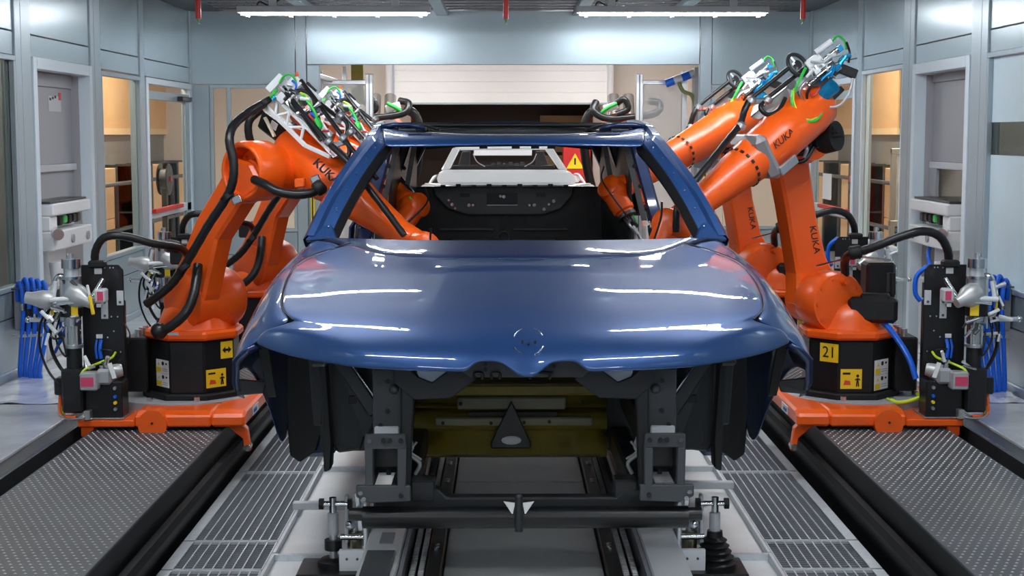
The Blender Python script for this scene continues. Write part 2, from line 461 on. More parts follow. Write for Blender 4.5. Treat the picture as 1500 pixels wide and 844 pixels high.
# ---------------------------------------------------------------- ceiling
ce = struct('ceiling', (0, 0, ZC))
CEILM = mat('ceiling_panel', (0.13, 0.14, 0.155), 0.5)
GRIDM = mat('ceiling_grid', (0.17, 0.175, 0.19), 0.45, 0.2)
MB().box((-2.98, Y0, ZC), (-2.62, 13.85, ZC + 0.05)).build('solid_panel', CEILM, ce)
MB().box((2.40, Y0, ZC), (2.78, 13.85, ZC + 0.05)).build('solid_panel', CEILM, ce)
for i in range(13):
    y = 13.62 - i * 0.28
    MB().box((-2.62, y - 0.058, ZC + 0.004), (2.40, y + 0.058, ZC + 0.012)).build('grid_bar', GRIDM, ce)
for i in range(78):
    x = -2.62 + i * 0.0645
    MB().box((x, 10.2, ZC + 0.012), (x + 0.030, 13.7, ZC + 0.018)).build('grid_cross_bar', GRIDM, ce)
g = MB()
for i in range(50): g.box((-2.62, 9.98 - i * 0.28 - 0.058, ZC + 0.004), (2.40, 9.98 - i * 0.28 + 0.058, ZC + 0.012))
for i in range(78): g.box((-2.62 + i * 0.0645, Y0, ZC + 0.012), (-2.62 + i * 0.0645 + 0.03, 10.19, ZC + 0.018))
g.build('grid_bar_field', GRIDM, ce, kind='stuff')
MB().box((-2.98, Y0, ZC + 0.20), (2.78, 13.85, ZC + 0.23)).build('plenum_sheet', mat('plenum_white', (0.85, 0.86, 0.88), 0.6), ce)
for x in (-1.75, -0.62, 0.60, 1.45):
    MB().box((x - 0.05, Y0, ZC - 0.05), (x + 0.05, 13.6, ZC)).build('hanger_rail', FRAMEM, ce, bevel=0.004)
# lamps
LAMPM = mat('lamp_diffuser', (1, 1, 1), 0.4, emit=LAMP_COLOR, estr=LAMP_STRENGTH)
FIXM = mat('lamp_housing', (0.55, 0.57, 0.60), 0.35)
def lamp(x, y, label, L=1.46):
    z = 2.335
    t = thing('ceiling_lamp', label, 'lamp', (x, y, z), 'linear ceiling lamps')
    MB().prism([(x - L/2 - 0.03, y - 0.05, z + 0.012), (x - L/2 - 0.03, y + 0.05, z + 0.012), (x - L/2 - 0.03, y + 0.04, z + 0.065), (x - L/2 - 0.03, y - 0.04, z + 0.065)], (L + 0.06, 0, 0)).build('housing', FIXM, t, bevel=0.004)
    MB().prism([(x - L/2, y + 0.045*math.cos(k*math.pi/8), z + 0.008 + 0.014*math.sin(k*math.pi/8)) for k in range(16)], (L, 0, 0)).build('diffuser_tube', LAMPM, t, smooth=50)
    for k in range(5):
        xx = x - L/2 + 0.05 + k * (L - 0.1) / 4
        MB().box((xx - 0.012, y - 0.03, z - 0.022), (xx + 0.012, y + 0.03, z + 0.016)).build('clip', FIXM, t)
    for xx in (x - L * 0.33, x + L * 0.33):
        MB().box((xx - 0.03, y - 0.02, z + 0.065), (xx + 0.03, y + 0.02, ZC - 0.0)).build('hanger', FIXM, t)
    MB().tube([(x - L * 0.42, y, z + 0.06), (x - L * 0.40, y, z + 0.10), (x - L * 0.35, y - 0.01, z + 0.07), (x - L * 0.3, y, z + 0.11), (x - L * 0.25, y, ZC)], 0.006, 6).build('power_cable', BLACK, t)
    return t
lamp(-1.406, 12.0, 'lit linear ceiling lamp at the left of the frame top, above the left robots')
lamp(1.26, 12.0, 'lit linear ceiling lamp at the right of the frame top, above the right robots')
for y in (8.8, 6.1, 3.5, 0.9, -1.7):
    for x in (-1.406, 1.26):
        lamp(x, y, 'linear ceiling lamp out of view, %s row nearer than the visible pair, %s side' % ({8.8: 'first', 6.1: 'second', 3.5: 'third', 0.9: 'fourth', -1.7: 'fifth'}[y], 'left' if x < 0 else 'right'))
# sprinkler drops
for x, wz, lab in ((-2.275, 0.0, 'red sprinkler drop left of the left ceiling lamp'), (-0.055, 0.0, 'red sprinkler drop between the two ceiling lamps'), (2.095, 0.0, 'red sprinkler drop right of the right ceiling lamp')):
    y = 11.0
    t = thing('sprinkler_drop', lab, 'sprinkler', (x, y, ZC), None)
    MB().cyl((x, y, 2.58), (x, y, 2.225), 0.02, n=10).build('pipe', RED, t, smooth=40)
    MB().lathe((x, y, 2.225), (0, 0, -1), [(0, 0.014), (0.012, 0.010), (0.02, 0.004), (0.03, 0.004), (0.032, 0.012), (0.036, 0.012)], 10).build('sprinkler_head', mat('green_bulb', (0.1, 0.35, 0.12), 0.3), t)
# ---------------------------------------------------------------- corridors behind the glazed walls
cl = struct('trim_1', (-3.6, 7, 0))
COR = mat('corridor_wall', (0.23, 0.235, 0.23), 0.6)
for nm, X, s in (('wall_corridor_left', -4.35, -1), ('wall_corridor_right', 4.15, 1)):
    w = struct(nm, (X, 0, 0))
    a, b2_ = sorted((X, X + s * 0.08))
    for k in range(10):
        MB().box((a, 2.0 + 2 * k, 0), (b2_, 3.994 + 2 * k, 2.6)).build('panel', COR, w)
    x0, x1 = sorted((X, XL - 0.08 if s < 0 else XR + 0.08))
    MB().box((x0, 1.9, 0), (x1, 2.0, 2.6)).build('end_panel', COR, w)
    MB().box((x0, 2.0, 2.6), (x1, 22, 2.65)).build('ceiling_panel', COR, w)
    i = 0
    for y, wy in ((9.5, 1.35), (12.0, 1.2), (14.0, 1.3), (16.0, 1.3), (18.1, 1.75)):
        i += 1
        # tan storage boards: upper blind with bright hem, lower crates
        xa = X - s * 0.02
        bl = thing('roller_blind', '', 'blind', (xa, y, 2.2))
        p0, p1 = sorted((xa, xa - s * 0.02))
        MB().box((p0, y, 1.46), (p1, y + wy, 2.3)).build('fabric', TAN, bl)
        MB().box((p0 - 0.004, y, 1.39), (p1 + 0.004, y + wy, 1.46)).build('hem', TANLIGHT, bl)
        bl['label'] = 'tan roller blind with a bright hem in the %s corridor, %s from the front' % ('left' if s < 0 else 'right', ('nearest', 'second', 'third', 'fourth', 'fifth')[i - 1])
        if y > 9 and not (s < 0 and y < 10):
            yc = min(y, 17.8); cr = thing('storage_crate', 'tan board crate under the %s blind of the %s corridor' % (('nearest', 'second', 'third', 'fourth', 'fifth')[i - 1], 'left' if s < 0 else 'right'), 'crate', (X - s * 0.2, yc, 0))
            p0, p1 = sorted((X - s * 0.02, X - s * 0.4))
            MB().box((p0, yc + 0.1, 0.0), (p1, yc + 1.1, 0.56)).build('body', TAN, cr, bevel=0.006)
            MB().box((p0, yc + 0.1, 0.565), (p1, yc + 1.1, 1.06)).build('upper_body', TAN, cr, bevel=0.006)
            for q in (0.1, 0.58, 1.06):
                MB().box((p0 - 0.012, yc + q, 0), (p1 + 0.012, yc + q + 0.035, 1.07)).build('strap', DSTEEL, cr)
    lt = thing('added_corridor_lamp', 'unseen warm strip lamp added to light the %s corridor' % ('left' if s < 0 else 'right'), 'lamp', ((x0 + x1) / 2, 12, 2.50))  # unseen fixture, added to light the tan boards
    MB().box(((x0 + x1) / 2 - 0.06, 8, 2.50), ((x0 + x1) / 2 + 0.06, 17, 2.55)).build('housing', FIXM, lt)
    ld = bpy.data.lights.new('corridor_light', 'AREA'); ld.shape = 'RECTANGLE'; ld.size = 0.1; ld.size_y = 8.5; ld.energy = CORRIDOR_POWER; ld.color = (1.0, 0.87, 0.70)
    lo = bpy.data.objects.new('corridor_light', ld); COL.objects.link(lo); lo.parent = lt; lo.location = (0, 0.5, -0.02)
bpy.data.objects.remove(cl)
# ---------------------------------------------------------------- rail platforms with tread plate covers
TREAD = mat('tread_plate_steel', (0.105, 0.11, 0.115), 0.5, 0.5, var=0.22, vscale=3.0, bump=0.05, bscale=50)
STUD = mat('tread_stud_steel', (0.42, 0.43, 0.44), 0.4, 0.5)
for s, x0, x1, lab in ((-1, -2.025, -1.405, 'long robot rail platform with studded cover along the left side'), (1, 1.43, 2.045, 'long robot rail platform with studded cover along the right side')):
    t = thing('rail_platform', lab, 'rail', ((x0 + x1) / 2, 4.0, -0.7))
    MB().box((x0 + 0.012, Y0, -0.70), (x1 - 0.012, 13.5, -0.012)).build('side_wall', mat('platform_black', (0.005, 0.005, 0.006), 0.45), t)
    for k in range(9):
        y0 = -3.0 + k * 1.83
        MB().box((x0, y0 + 0.001, -0.012), (x1, y0 + 1.829, 0.0)).build('tread_plate', TREAD, t, bevel=0.002)
    st = MB()
    for j in range(300):
        y = 3.3 + j * 0.034
        for i in range(19):
            x = x0 + 0.018 + i * 0.0325 + (0.016 if j % 2 else 0)
            if x > x1 - 0.01: continue
            a, b = (0.0068, 0.003)
            st.add([(x - a, y, 0.0), (x, y - b, 0.0), (x + a, y, 0.0), (x, y + b, 0.0), (x, y, 0.003)], [(0, 1, 4), (1, 2, 4), (2, 3, 4), (3, 0, 4)])
    st.build('tread_studs', STUD, t, kind='stuff', fixn=False)
    # guide rail below the cover on the car side
    xi = x1 if s < 0 else x0
    MB().box((min(xi, xi - s * 0.03), Y0, -0.16), (max(xi, xi - s * 0.03), 13.5, -0.12)).build('guide_rail', BLACKM, t)
# ---------------------------------------------------------------- gratings
GALV = mat('galvanised_steel', (0.68, 0.72, 0.76), 0.4, 0.35, var=0.1, vscale=30)
order = ('nearest', 'second', 'third', 'fourth', 'fifth', 'sixth', 'seventh', 'eighth')
for s, x0, x1 in ((-1, -1.385, -1.0), (1, 1.0, 1.385)):
    ys = [4.55, 5.62, 6.03, 7.30, 8.57, 9.84, 11.11, 12.38, 13.6]
    for k in range(8):
        y0, y1 = ys[k] + 0.006, ys[k + 1] - 0.006
        t = thing('floor_grating', 'galvanised walkway grating %s of the car, %s from the camera' % ('left' if s < 0 else 'right', order[k]), 'grating', ((x0 + x1) / 2, y0, -0.30), 'walkway gratings %s of the car' % ('left' if s < 0 else 'right'))
        z0, z1 = -0.295, -0.265
        xe0, xe1 = (x0, x1)
        for ya in (y0, y1 - 0.008): MB().box((x0, ya, z0), (x1, ya + 0.008, z1 + 0.002)).build('end_band', GALV, t)
        for i in range(11):
            x = x0 + (x1 - x0 - 0.004) * i / 10
            MB().box((x, y0 + 0.008, z0), (x + 0.005, y1 - 0.008, z1)).build('bearing_bar', GALV, t)
        xo = x0 if s < 0 else x1 - 0.045
        MB().box((xo, y0, z1), (xo + 0.045, y1, z1 + 0.003)).build('edge_plate', GALV, t)
        g = MB(); n = int((y1 - y0) / 0.027)
        for i in range(1, n):
            y = y0 + (y1 - y0) * i / n
            g.box((x0, y - 0.0022, z1 - 0.016), (x1, y + 0.0022, z1 - 0.003))
        g.build('cross_rods', mat('grating_rod', (0.30, 0.325, 0.36), 0.4, 0.4), t, kind='stuff')
# ---------------------------------------------------------------- conveyor bed below the car
BEDM = mat('bed_white_plate', (0.88, 0.89, 0.90), 0.3, 0.1, var=0.05, vscale=5, bump=0.12, bscale=9, stretch=(1, 1, 1))
BEDG = mat('bed_grey_plate', (0.85, 0.84, 0.82), 0.3, 0.1, var=0.05, vscale=3)
cb = thing('conveyor_bed', 'long conveyor bed of white plates, rails and chains under the car', 'conveyor', (0, 4.5, -0.7))
for s in (-1, 1):
    a, b = sorted((s * 0.985, s * 0.56))
    for y0, y1 in ((3.0, 5.78), (5.80, 7.35), (7.37, 9.0), (9.02, 11), (11.02, 13.5)):
        MB().box((a, y0, -0.29), (b, y1, -0.275)).build('side_plate', BEDM, cb, bevel=0.003)
        MB().box((a if s < 0 else b - 0.012, y0, -0.275), (a + 0.012 if s < 0 else b, y1, -0.245)).build('side_flange', GALV, cb)
    for y in (5.79, 7.36):
        MB().box((a, y - 0.012, -0.275), (b, y + 0.012, -0.25)).build('cross_flange', GALV, cb)
    # inner rail plate, chain channel and outer box
    MB().box((min(s * 0.29, s * 0.345), 3.0, -0.20), (max(s * 0.29, s * 0.345), 13, -0.12)).build('rail_plate', DSTEEL, cb, bevel=0.004)
    MB().box((min(s * 0.345, s * 0.425), 3.0, -0.28), (max(s * 0.345, s * 0.425), 13, -0.23)).build('chain_channel', BLACK, cb)
    MB().box((min(s * 0.425, s * 0.44), 3.0, -0.28), (max(s * 0.425, s * 0.44), 13, -0.12)).build('channel_edge', GREY, cb)
    ch = MB()
    for i in range(120):
        y = 4.8 + i * 0.024
        for dx in (0.370, 0.402):
            ch.cyl((s * dx - 0.010, y, -0.18), (s * dx + 0.010, y, -0.18), 0.010, n=6)
    ch.build('roller_chain', SILVER, cb, kind='stuff')
    for i in range(8):
        y = 5.4 + i * 0.35
        MB().cyl((s * 0.318, y, -0.12), (s * 0.318, y, -0.108), 0.010, n=8).build('rail_bolt', STEEL, cb)
        MB().cyl((s * 0.318, y + 0.035, -0.12), (s * 0.318, y + 0.035, -0.108), 0.010, n=8).build('rail_bolt', STEEL, cb)
for y0, y1 in ((3.0, 6.6), (6.62, 7.6), (7.62, 9.5), (9.52, 13)):
    MB().box((-0.285, y0, -0.20), (0.285, y1, -0.15)).build('centre_plate', BEDG if y0 < 6 else BEDM, cb, bevel=0.003)
MB().box((0.445, 3.0, -0.275), (0.585, 6.6, -0.12)).build('side_cover', WHITE, cb, bevel=0.006)
# ---------------------------------------------------------------- the blue car body
PAINT = mat('blue_metallic_paint', (0.014, 0.066, 0.225), 0.40, 0.4, coat=1.0, coat_rough=0.015, spec=0.6)
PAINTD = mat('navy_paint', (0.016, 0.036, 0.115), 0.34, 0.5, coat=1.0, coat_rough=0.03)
EDC = mat('dark_grey_primer', (0.020, 0.022, 0.024), 0.38, 0.0, spec=0.6)
EDG = mat('grey_primer', (0.055, 0.060, 0.065), 0.4, 0.0)
EDB = mat('black_primer', (0.007, 0.008, 0.009), 0.35)
OLIVE = mat('yellow_lit_primer', (0.22, 0.168, 0.018), 0.4, var=0.3, vscale=4)  # yellow light on the firewall is put into this base colour
OLIVEG = mat('olive_grey_primer', (0.28, 0.265, 0.17), 0.42, var=0.15, vscale=3)
SEAL = mat('white_sealant', (0.55, 0.56, 0.55), 0.35)
car = thing('car', 'dark blue unfinished car body with bare front end standing over the conveyor', 'car', (0, 4.6, -0.31))
def mir(p): return (-p[0], p[1], p[2])
def cr(pts, t):
    """Catmull-Rom through pts at t in 0..1"""
    n = len(pts) - 1; f = min(t * n, n - 1e-6); i = int(f); t = f - i
    g = lambda k: V(pts[max(0, min(n, k))]) if 0 <= k <= n else (V(pts[0]) * 2 - V(pts[1]) if k < 0 else V(pts[n]) * 2 - V(pts[n - 1]))
    a, b, c, d = g(i - 1), g(i), g(i + 1), g(i + 2)
    return 0.5 * ((2 * b) + (c - a) * t + (2 * a - 5 * b + 4 * c - d) * t * t + (3 * b - a - 3 * c + d) * t ** 3)
# bonnet: nose band then top patch, half width, mirrored
KF = [(0, 4.70, 0.792), (0.2, 4.708, 0.791), (0.4, 4.735, 0.789), (0.6, 4.80, 0.785), (0.70, 4.87, 0.783), (0.76, 4.935, 0.785)]
KS = [(0.76, 4.935, 0.787), (0.805, 5.02, 0.808), (0.83, 5.15, 0.832), (0.845, 5.32, 0.857), (0.852, 5.52, 0.884), (0.845, 5.75, 0.910), (0.79, 6.00, 0.928), (0.69, 6.20, 0.950)]
KR = [(0, 5.75, 0.926), (0.25, 5.76, 0.925), (0.45, 5.83, 0.928), (0.58, 5.98, 0.937), (0.69, 6.20, 0.950)]
KC = [(0, 4.70, 0.792), (0, 4.84, 0.824), (0, 5.00, 0.852), (0, 5.20, 0.881), (0, 5.46, 0.909), (0, 5.75, 0.926)]
def hood_top(u, v):
    """u across 0..1, v front 0 to rear 1"""
    a = cr(KF, u); b = cr(KR, u); c = cr(KC, v); d = cr(KS, v)
    p = a * (1 - v) + b * v + c * (1 - u) + d * u - (V(KF[0]) * (1 - u) * (1 - v) + V(KF[-1]) * u * (1 - v) + V(KR[0]) * (1 - u) * v + V(KR[-1]) * u * v)
    x = abs(p.x)
    # raised centre dome with two soft ridges
    e = max(0.0, min(1.0, (0.34 - x + 0.05 * (1 - v)) / 0.10)); e = e * e * (3 - 2 * e)
    g = max(0, min(1, (v - 0.06) / 0.3)); g = g * g * (3 - 2 * g)
    p.z += 0.003 * e * g + 0.002 * math.sin(math.pi * min(1, u)) * math.sin(math.pi * v)
    return p
EX = [(0.0, 4.545, 0.662), (0.022, 4.545, 0.662), (0.045, 4.55, 0.676), (0.078, 4.555, 0.698), (0.14, 4.56, 0.700), (0.165, 4.56, 0.690), (0.186, 4.562, 0.674), (0.36, 4.59, 0.676), (0.53, 4.645, 0.680), (0.70, 4.78, 0.686), (0.82, 4.90, 0.692), (0.902, 5.0, 0.700)]
def edge_pt(x):
    for i in range(len(EX) - 1):
        if EX[i][0] <= x <= EX[i + 1][0]:
            t = (x - EX[i][0]) / (EX[i + 1][0] - EX[i][0])
            return V(EX[i]).lerp(V(EX[i + 1]), t)
    return V(EX[-1])
US = [0, 0.012, 0.03, 0.045, 0.062, 0.08, 0.11, 0.14, 0.155, 0.17, 0.188, 0.22, 0.28, 0.34, 0.4, 0.46, 0.53, 0.6, 0.67, 0.74, 0.79, 0.84, 0.875, 0.902]
def nose_band(x, t):
    """x along the lower edge, t from edge 0 to crease 1"""
    e = edge_pt(x); u = min(1.0, x / 0.902)
    k = cr(KF, u ** 0.92)
    # bottom reference without the kidney cut-outs keeps the surface fair
    zz = 0.672 + 0.028 * u
    base = V(e.x, e.y, zz)
    out = V(base.x - k.x, base.y - k.y, 0); dist = max(0.03, out.length); out.normalize()
    p1 = base + V(0, 0, 1) * (0.050 + 0.01 * u) - out * 0.016
    p2 = k + out * (0.55 * dist) - V(0, 0, 1) * (0.55 * dist * (0.24 + 0.10 * u))
    def sec(s):
        return base * (1 - s) ** 3 + p1 * (3 * s * (1 - s) ** 2) + p2 * (3 * s * s * (1 - s)) + k * s ** 3
    s0 = (e.z - zz) / max(0.02, (k.z - zz))
    s0 = max(-0.09, s0)
    return sec(s0 + (1 - s0) * t)
rows = [[nose_band(x, t) for x in US] for t in (0, 0.06, 0.15, 0.27, 0.4, 0.55, 0.7, 0.85, 1.0)]
uu = [min(1.0, x / 0.902) ** 0.92 for x in US]
for v in (0.02, 0.05, 0.09, 0.14, 0.2, 0.27, 0.35, 0.43, 0.51, 0.6, 0.68, 0.76, 0.84, 0.9, 0.95, 0.98, 1.0):
    rows.append([hood_top(u, v) for u in uu])
full = [[mir(p) for p in reversed(r[1:])] + [tuple(p) for p in r] for r in rows]
rear = [(p[0], p[1] + 0.006, p[2] - 0.022) for p in full[-1]]
full.append(rear)
hb = MB().grid(full)
hood = hb.build('bonnet', PAINT, car, smooth=60, solid=0.012, sub=1)
# emblem holes; the recess ring's highlight is painted as bright metal arcs
def on_hood(x, t): return nose_band(abs(x), t) if x >= 0 else V(*mir(nose_band(abs(x), t)))
ec = on_hood(0.005, 0.62)
en = V(0, -0.80, 0.60).normalized(); ex = V(1, 0, 0); ey = en.cross(ex)
for k in range(4):
    a0 = math.radians(20 + 90 * k)
    MB().tube([ec + en * 0.011 + ex * (0.048 * math.cos(a0 + 0.20 * i)) - ey * (0.048 * math.sin(a0 + 0.20 * i)) for i in range(5)], 0.0026, 6, 2).build('emblem_recess_highlight', mat('bright_highlight_edge', (0.75, 0.8, 0.9), 0.1, 1.0), hood, smooth=60)
for dx, dy in ((-0.02, 0.0), (0, 0.006), (0.02, 0.0)):
    c = ec + ex * dx - ey * dy + en * 0.0095
    MB().cyl(c - en * 0.004, c + en * 0.004, 0.004, n=10).build('emblem_hole', INK, hood)
# fenders
FC = [
 [(0.762,4.937,0.785),(0.835,4.965,0.762),(0.903,5.0,0.700),(0.925,5.0,0.690),(0.947,5.0,0.680)],
 [(0.808,5.02,0.806),(0.870,5.05,0.790),(0.93,5.1,0.742),(0.965,5.06,0.70),(0.985,5.04,0.642)],
 [(0.833,5.15,0.830),(0.885,5.17,0.815),(0.94,5.20,0.77),(0.985,5.15,0.69),(1.0,5.10,0.55)],
 [(0.848,5.32,0.855),(0.895,5.35,0.842),(0.945,5.38,0.81),(0.988,5.35,0.70),(1.0,5.32,0.575)],
 [(0.855,5.52,0.882),(0.90,5.53,0.868),(0.948,5.56,0.838),(0.985,5.56,0.70),(0.997,5.56,0.50)],
 [(0.848,5.75,0.908),(0.90,5.76,0.893),(0.948,5.80,0.868),(0.966,5.82,0.6),(0.968,5.82,0.28)],
 [(0.793,6.00,0.926),(0.865,6.03,0.922),(0.93,6.08,0.912),(0.955,6.0,0.6),(0.957,5.92,0.12)],
 [(0.693,6.20,0.948),(0.82,6.32,0.955),(0.90,6.38,0.965),(0.945,6.25,0.6),(0.952,6.18,0.12)]]
for s in (-1, 1):
    fd = MB().grid([[(s * p[0], p[1], p[2]) for p in c] for c in FC]).build('fender', PAINT, car, smooth=60, solid=0.008, sub=2)
    # shut line along the bonnet edge
    MB().tube([(s * (p[0] + 0.002), p[1], p[2] + 0.001) for p in KS], 0.0022, 6, 4).build('shut_line', INK, fd, smooth=60)
    # inner flange of the front edge and its bracket
    lip = [(s * p[0], p[1], p[2]) for p in ((0.903,5.0,0.697),(0.947,5.0,0.677),(0.985,5.04,0.639),(0.998,5.10,0.55),(0.990,5.16,0.50))]
    MB().grid([lip, [(q[0] - s * 0.022, q[1] + 0.015, q[2] - 0.012) for q in lip]]).build('edge_flange', PAINTD, fd, solid=0.006, smooth=50)
    MB().prism([(s*0.99,5.13,0.56),(s*0.985,5.13,0.50),(s*0.90,5.15,0.505),(s*0.885,5.15,0.545)], (0, 0.015, 0)).build('bumper_bracket', EDC, fd, bevel=0.003)
    MB().prism([(s*0.905,5.06,0.69),(s*0.865,5.06,0.69),(s*0.845,5.1,0.50),(s*0.875,5.1,0.50)], (0, 0.012, 0)).build('bumper_bracket', EDB, fd, bevel=0.003)
    # rear leg of the wheel arch with hinge flange, coloured black for its shade
    MB().prism([(s*0.945,6.1,0.60),(s*0.80,6.1,0.60),(s*0.82,6.1,0.36),(s*0.795,6.1,0.22),(s*0.83,6.1,0.10),(s*0.90,6.1,0.05),(s*0.94,6.1,0.08),(s*0.955,6.1,0.3)], (0, 0.04, 0)).build('hinge_pillar', EDB, car, bevel=0.006)
# cowl panel between bonnet and windscreen opening
cw = []
for i in range(13):
    u = i / 12
    a = cr(KR, u) + V(0, 0.01, -0.022)
    b = V(0.84 * u, 6.06 + 0.34 * u * u, 0.972 - 0.010 * u)
    cw.append([a, a.lerp(b, 0.35) + V(0, 0, 0.004), a.lerp(b, 0.75) + V(0, 0, 0.002), b, b + V(0, 0.012, -0.06)])
cwf = [[mir(p) for p in c] for c in reversed(cw[1:])] + [[tuple(p) for p in c] for c in cw]
cowl = MB().grid(cwf).build('cowl_panel', PAINTD, car, smooth=50, solid=0.006)
for x in (-0.43, 0.43):
    MB().tube([(x - 0.10, 5.90, 0.935), (x, 5.885, 0.932), (x + 0.05, 5.88, 0.93)], 0.004, 6).build('hinge_slot', STEEL, cowl, smooth=60)
MB().tube([(p[0], p[1] + 0.018, p[2] - 0.012) for p in [mir(cr(KR, u)) for u in (1, .8, .6, .4, .2)] + [tuple(cr(KR, u)) for u in (0, .2, .4, .6, .8, 1)]], 0.004, 6, 3).build('cowl_seam', INK, cowl, smooth=60)
# A pillars, roof rails and the rest of the side frames
AP = [(0.862, 6.40, 0.945), (0.815, 6.58, 1.075), (0.755, 6.78, 1.205), (0.690, 6.98, 1.315), (0.655, 7.10, 1.368), (0.645, 7.3, 1.41), (0.648, 7.7, 1.437), (0.645, 8.2, 1.445), (0.62, 8.8, 1.425), (0.58, 9.3, 1.38)]
def sweep(path, prof, s, sub=1):
    p = smooth_path(path, 3); rows = []
    for i, c in enumerate(p):
        d = (p[min(i + 1, len(p) - 1)] - p[max(i - 1, 0)]).normalized()
        ox = V(1, 0, 0); ox = (ox - d * ox.dot(d)).normalized(); oz = ox.cross(d)
        if oz.z < 0: oz = -oz
        rows.append([c + ox * a + oz * b for a, b in prof])
    return [[(s * q.x, q.y, q.z) for q in r] for r in rows]
for s in (-1, 1):
    r_ = sweep(AP, [(0.045, -0.035), (0.05, 0.0), (0.03, 0.026), (0.0, 0.030), (-0.012, 0.012), (-0.020, 0.010), (-0.060, 0.006), (-0.066, -0.02), (-0.02, -0.06), (0.03, -0.06)], s)
    sf = MB().grid([r + [r[0]] for r in r_]).build('side_frame', PAINT, car, smooth=40)
    g_ = sweep(AP, [(-0.006, 0.016), (0.002, 0.018)], s)
    MB().grid([[ (q[0], q[1]-0.004, q[2]+0.002) for q in r] for r in g_[:14]]).build('windscreen_groove', INK, sf)
    r2 = sweep(AP[:5], [(-0.062, 0.0), (-0.085, -0.03), (-0.075, -0.06), (-0.05, -0.05)], s)
    MB().grid([r + [r[0]] for r in r2]).build('inner_pillar', EDB, sf, smooth=40)
    for k in range(7):
        c = cr(AP[:5], 0.08 + 0.14 * k)
        MB().cyl((s * (c.x - 0.042), c.y - 0.012, c.z + 0.010), (s * (c.x - 0.042), c.y - 0.022, c.z + 0.020), 0.0032, n=8).build('stud', STEEL, sf)
    # cowl corner gusset
    MB().prism([(s*0.90,6.37,0.955),(s*0.76,6.36,0.965),(s*0.80,6.5,1.02),(s*0.845,6.5,1.03)], (0, 0.03, -0.02)).build('pillar_foot', PAINT, sf, bevel=0.008)
    # B, C and D pillars
    def pillar(nm, top, bot, wt, wb, dpt, m):
        return MB().prism([(s*top[0], top[1]-wt, top[2]), (s*top[0], top[1]+wt, top[2]), (s*bot[0], bot[1]+wb, bot[2]), (s*bot[0], bot[1]-wb, bot[2])], (-s*dpt, 0, 0)).build(nm, m, car, bevel=0.012)
    pb = pillar('centre_pillar', (0.665, 7.95, 1.42), (0.80, 7.9, 0.92), 0.05, 0.085, 0.07, PAINTD)
    MB().prism([(s*0.80,7.815,0.92),(s*0.80,7.985,0.92),(s*0.93,8.02,0.2),(s*0.93,7.78,0.2)], (-s*0.08, 0, 0)).build('lower_pillar', PAINTD, pb, bevel=0.012)
    MB().prism([(s*0.60,7.89,1.40),(s*0.60,7.90,1.40),(s*0.705,7.815,0.95),(s*0.705,7.80,0.95)], (-s*0.03, 0, 0)).build('inner_flange', EDG, pb)
    for k in range(4):
        f = k / 4 + 0.1
        MB().cyl((s*(0.60+0.115*f), 7.885-0.06*f, 1.38-0.42*f), (s*(0.60+0.115*f), 7.87-0.06*f, 1.38-0.42*f), 0.012, n=8).build('access_hole', INK, pb)
    pc = pillar('rear_pillar', (0.63, 8.85, 1.41), (0.80, 8.95, 0.92), 0.07, 0.12, 0.08, EDB)
    MB().prism([(s*0.56,8.77,1.38),(s*0.56,8.785,1.38),(s*0.64,8.80,0.95),(s*0.64,8.78,0.95)], (-s*0.03, 0, 0)).build('inner_flange', EDG, pc)
    MB().prism([(s*0.665,8.45,0.30),(s*0.665,8.45,1.41),(s*0.56,9.36,1.36),(s*0.60,9.36,0.30)], (s*0.02, 0, 0)).build('rear_side_panel', EDB, car, bevel=0.004)
    pd = pillar('tail_pillar', (0.58, 9.35, 1.36), (0.80, 9.55, 0.92), 0.05, 0.10, 0.09, EDB)
    # quarter panel and inner quarter
    MB().grid([[(s*0.95,8.9,0.1),(s*0.97,8.9,0.55),(s*0.95,8.9,0.85),(s*0.88,8.9,0.96)],[(s*0.98,9.2,0.45),(s*1.0,9.2,0.6),(s*0.95,9.2,0.86),(s*0.86,9.2,0.97)],[(s*0.93,9.55,0.1),(s*0.95,9.55,0.55),(s*0.93,9.55,0.85),(s*0.82,9.55,0.97)]]).build('quarter_panel', PAINTD, car, smooth=50, solid=0.02)
    qi = MB().prism([(s*0.60,8.75,0.30),(s*0.60,9.5,0.30),(s*0.60,9.5,0.90),(s*0.66,8.8,0.95)], (s*0.05, 0, 0)).build('inner_quarter_panel', EDC, car, bevel=0.01)
    for k in range(6):
        MB().cyl((s*0.60, 8.85+0.11*k, 0.45+0.07*(k%3)), (s*0.595, 8.85+0.11*k, 0.45+0.07*(k%3)), 0.022, n=10).build('access_hole', INK, qi)
    # sill
    MB().box((min(s*0.76,s*0.94), 6.15, 0.06), (max(s*0.76,s*0.94), 8.95, 0.20)).build('sill', PAINTD, car, bevel=0.02)
    # black flange along the door aperture
    MB().tube([(s*0.70,7.18,1.33),(s*0.78,6.92,1.16),(s*0.85,6.66,0.98),(s*0.87,6.55,0.6),(s*0.88,6.5,0.1)], 0.018, 8, 4).build('aperture_flange', EDB, car, smooth=50)
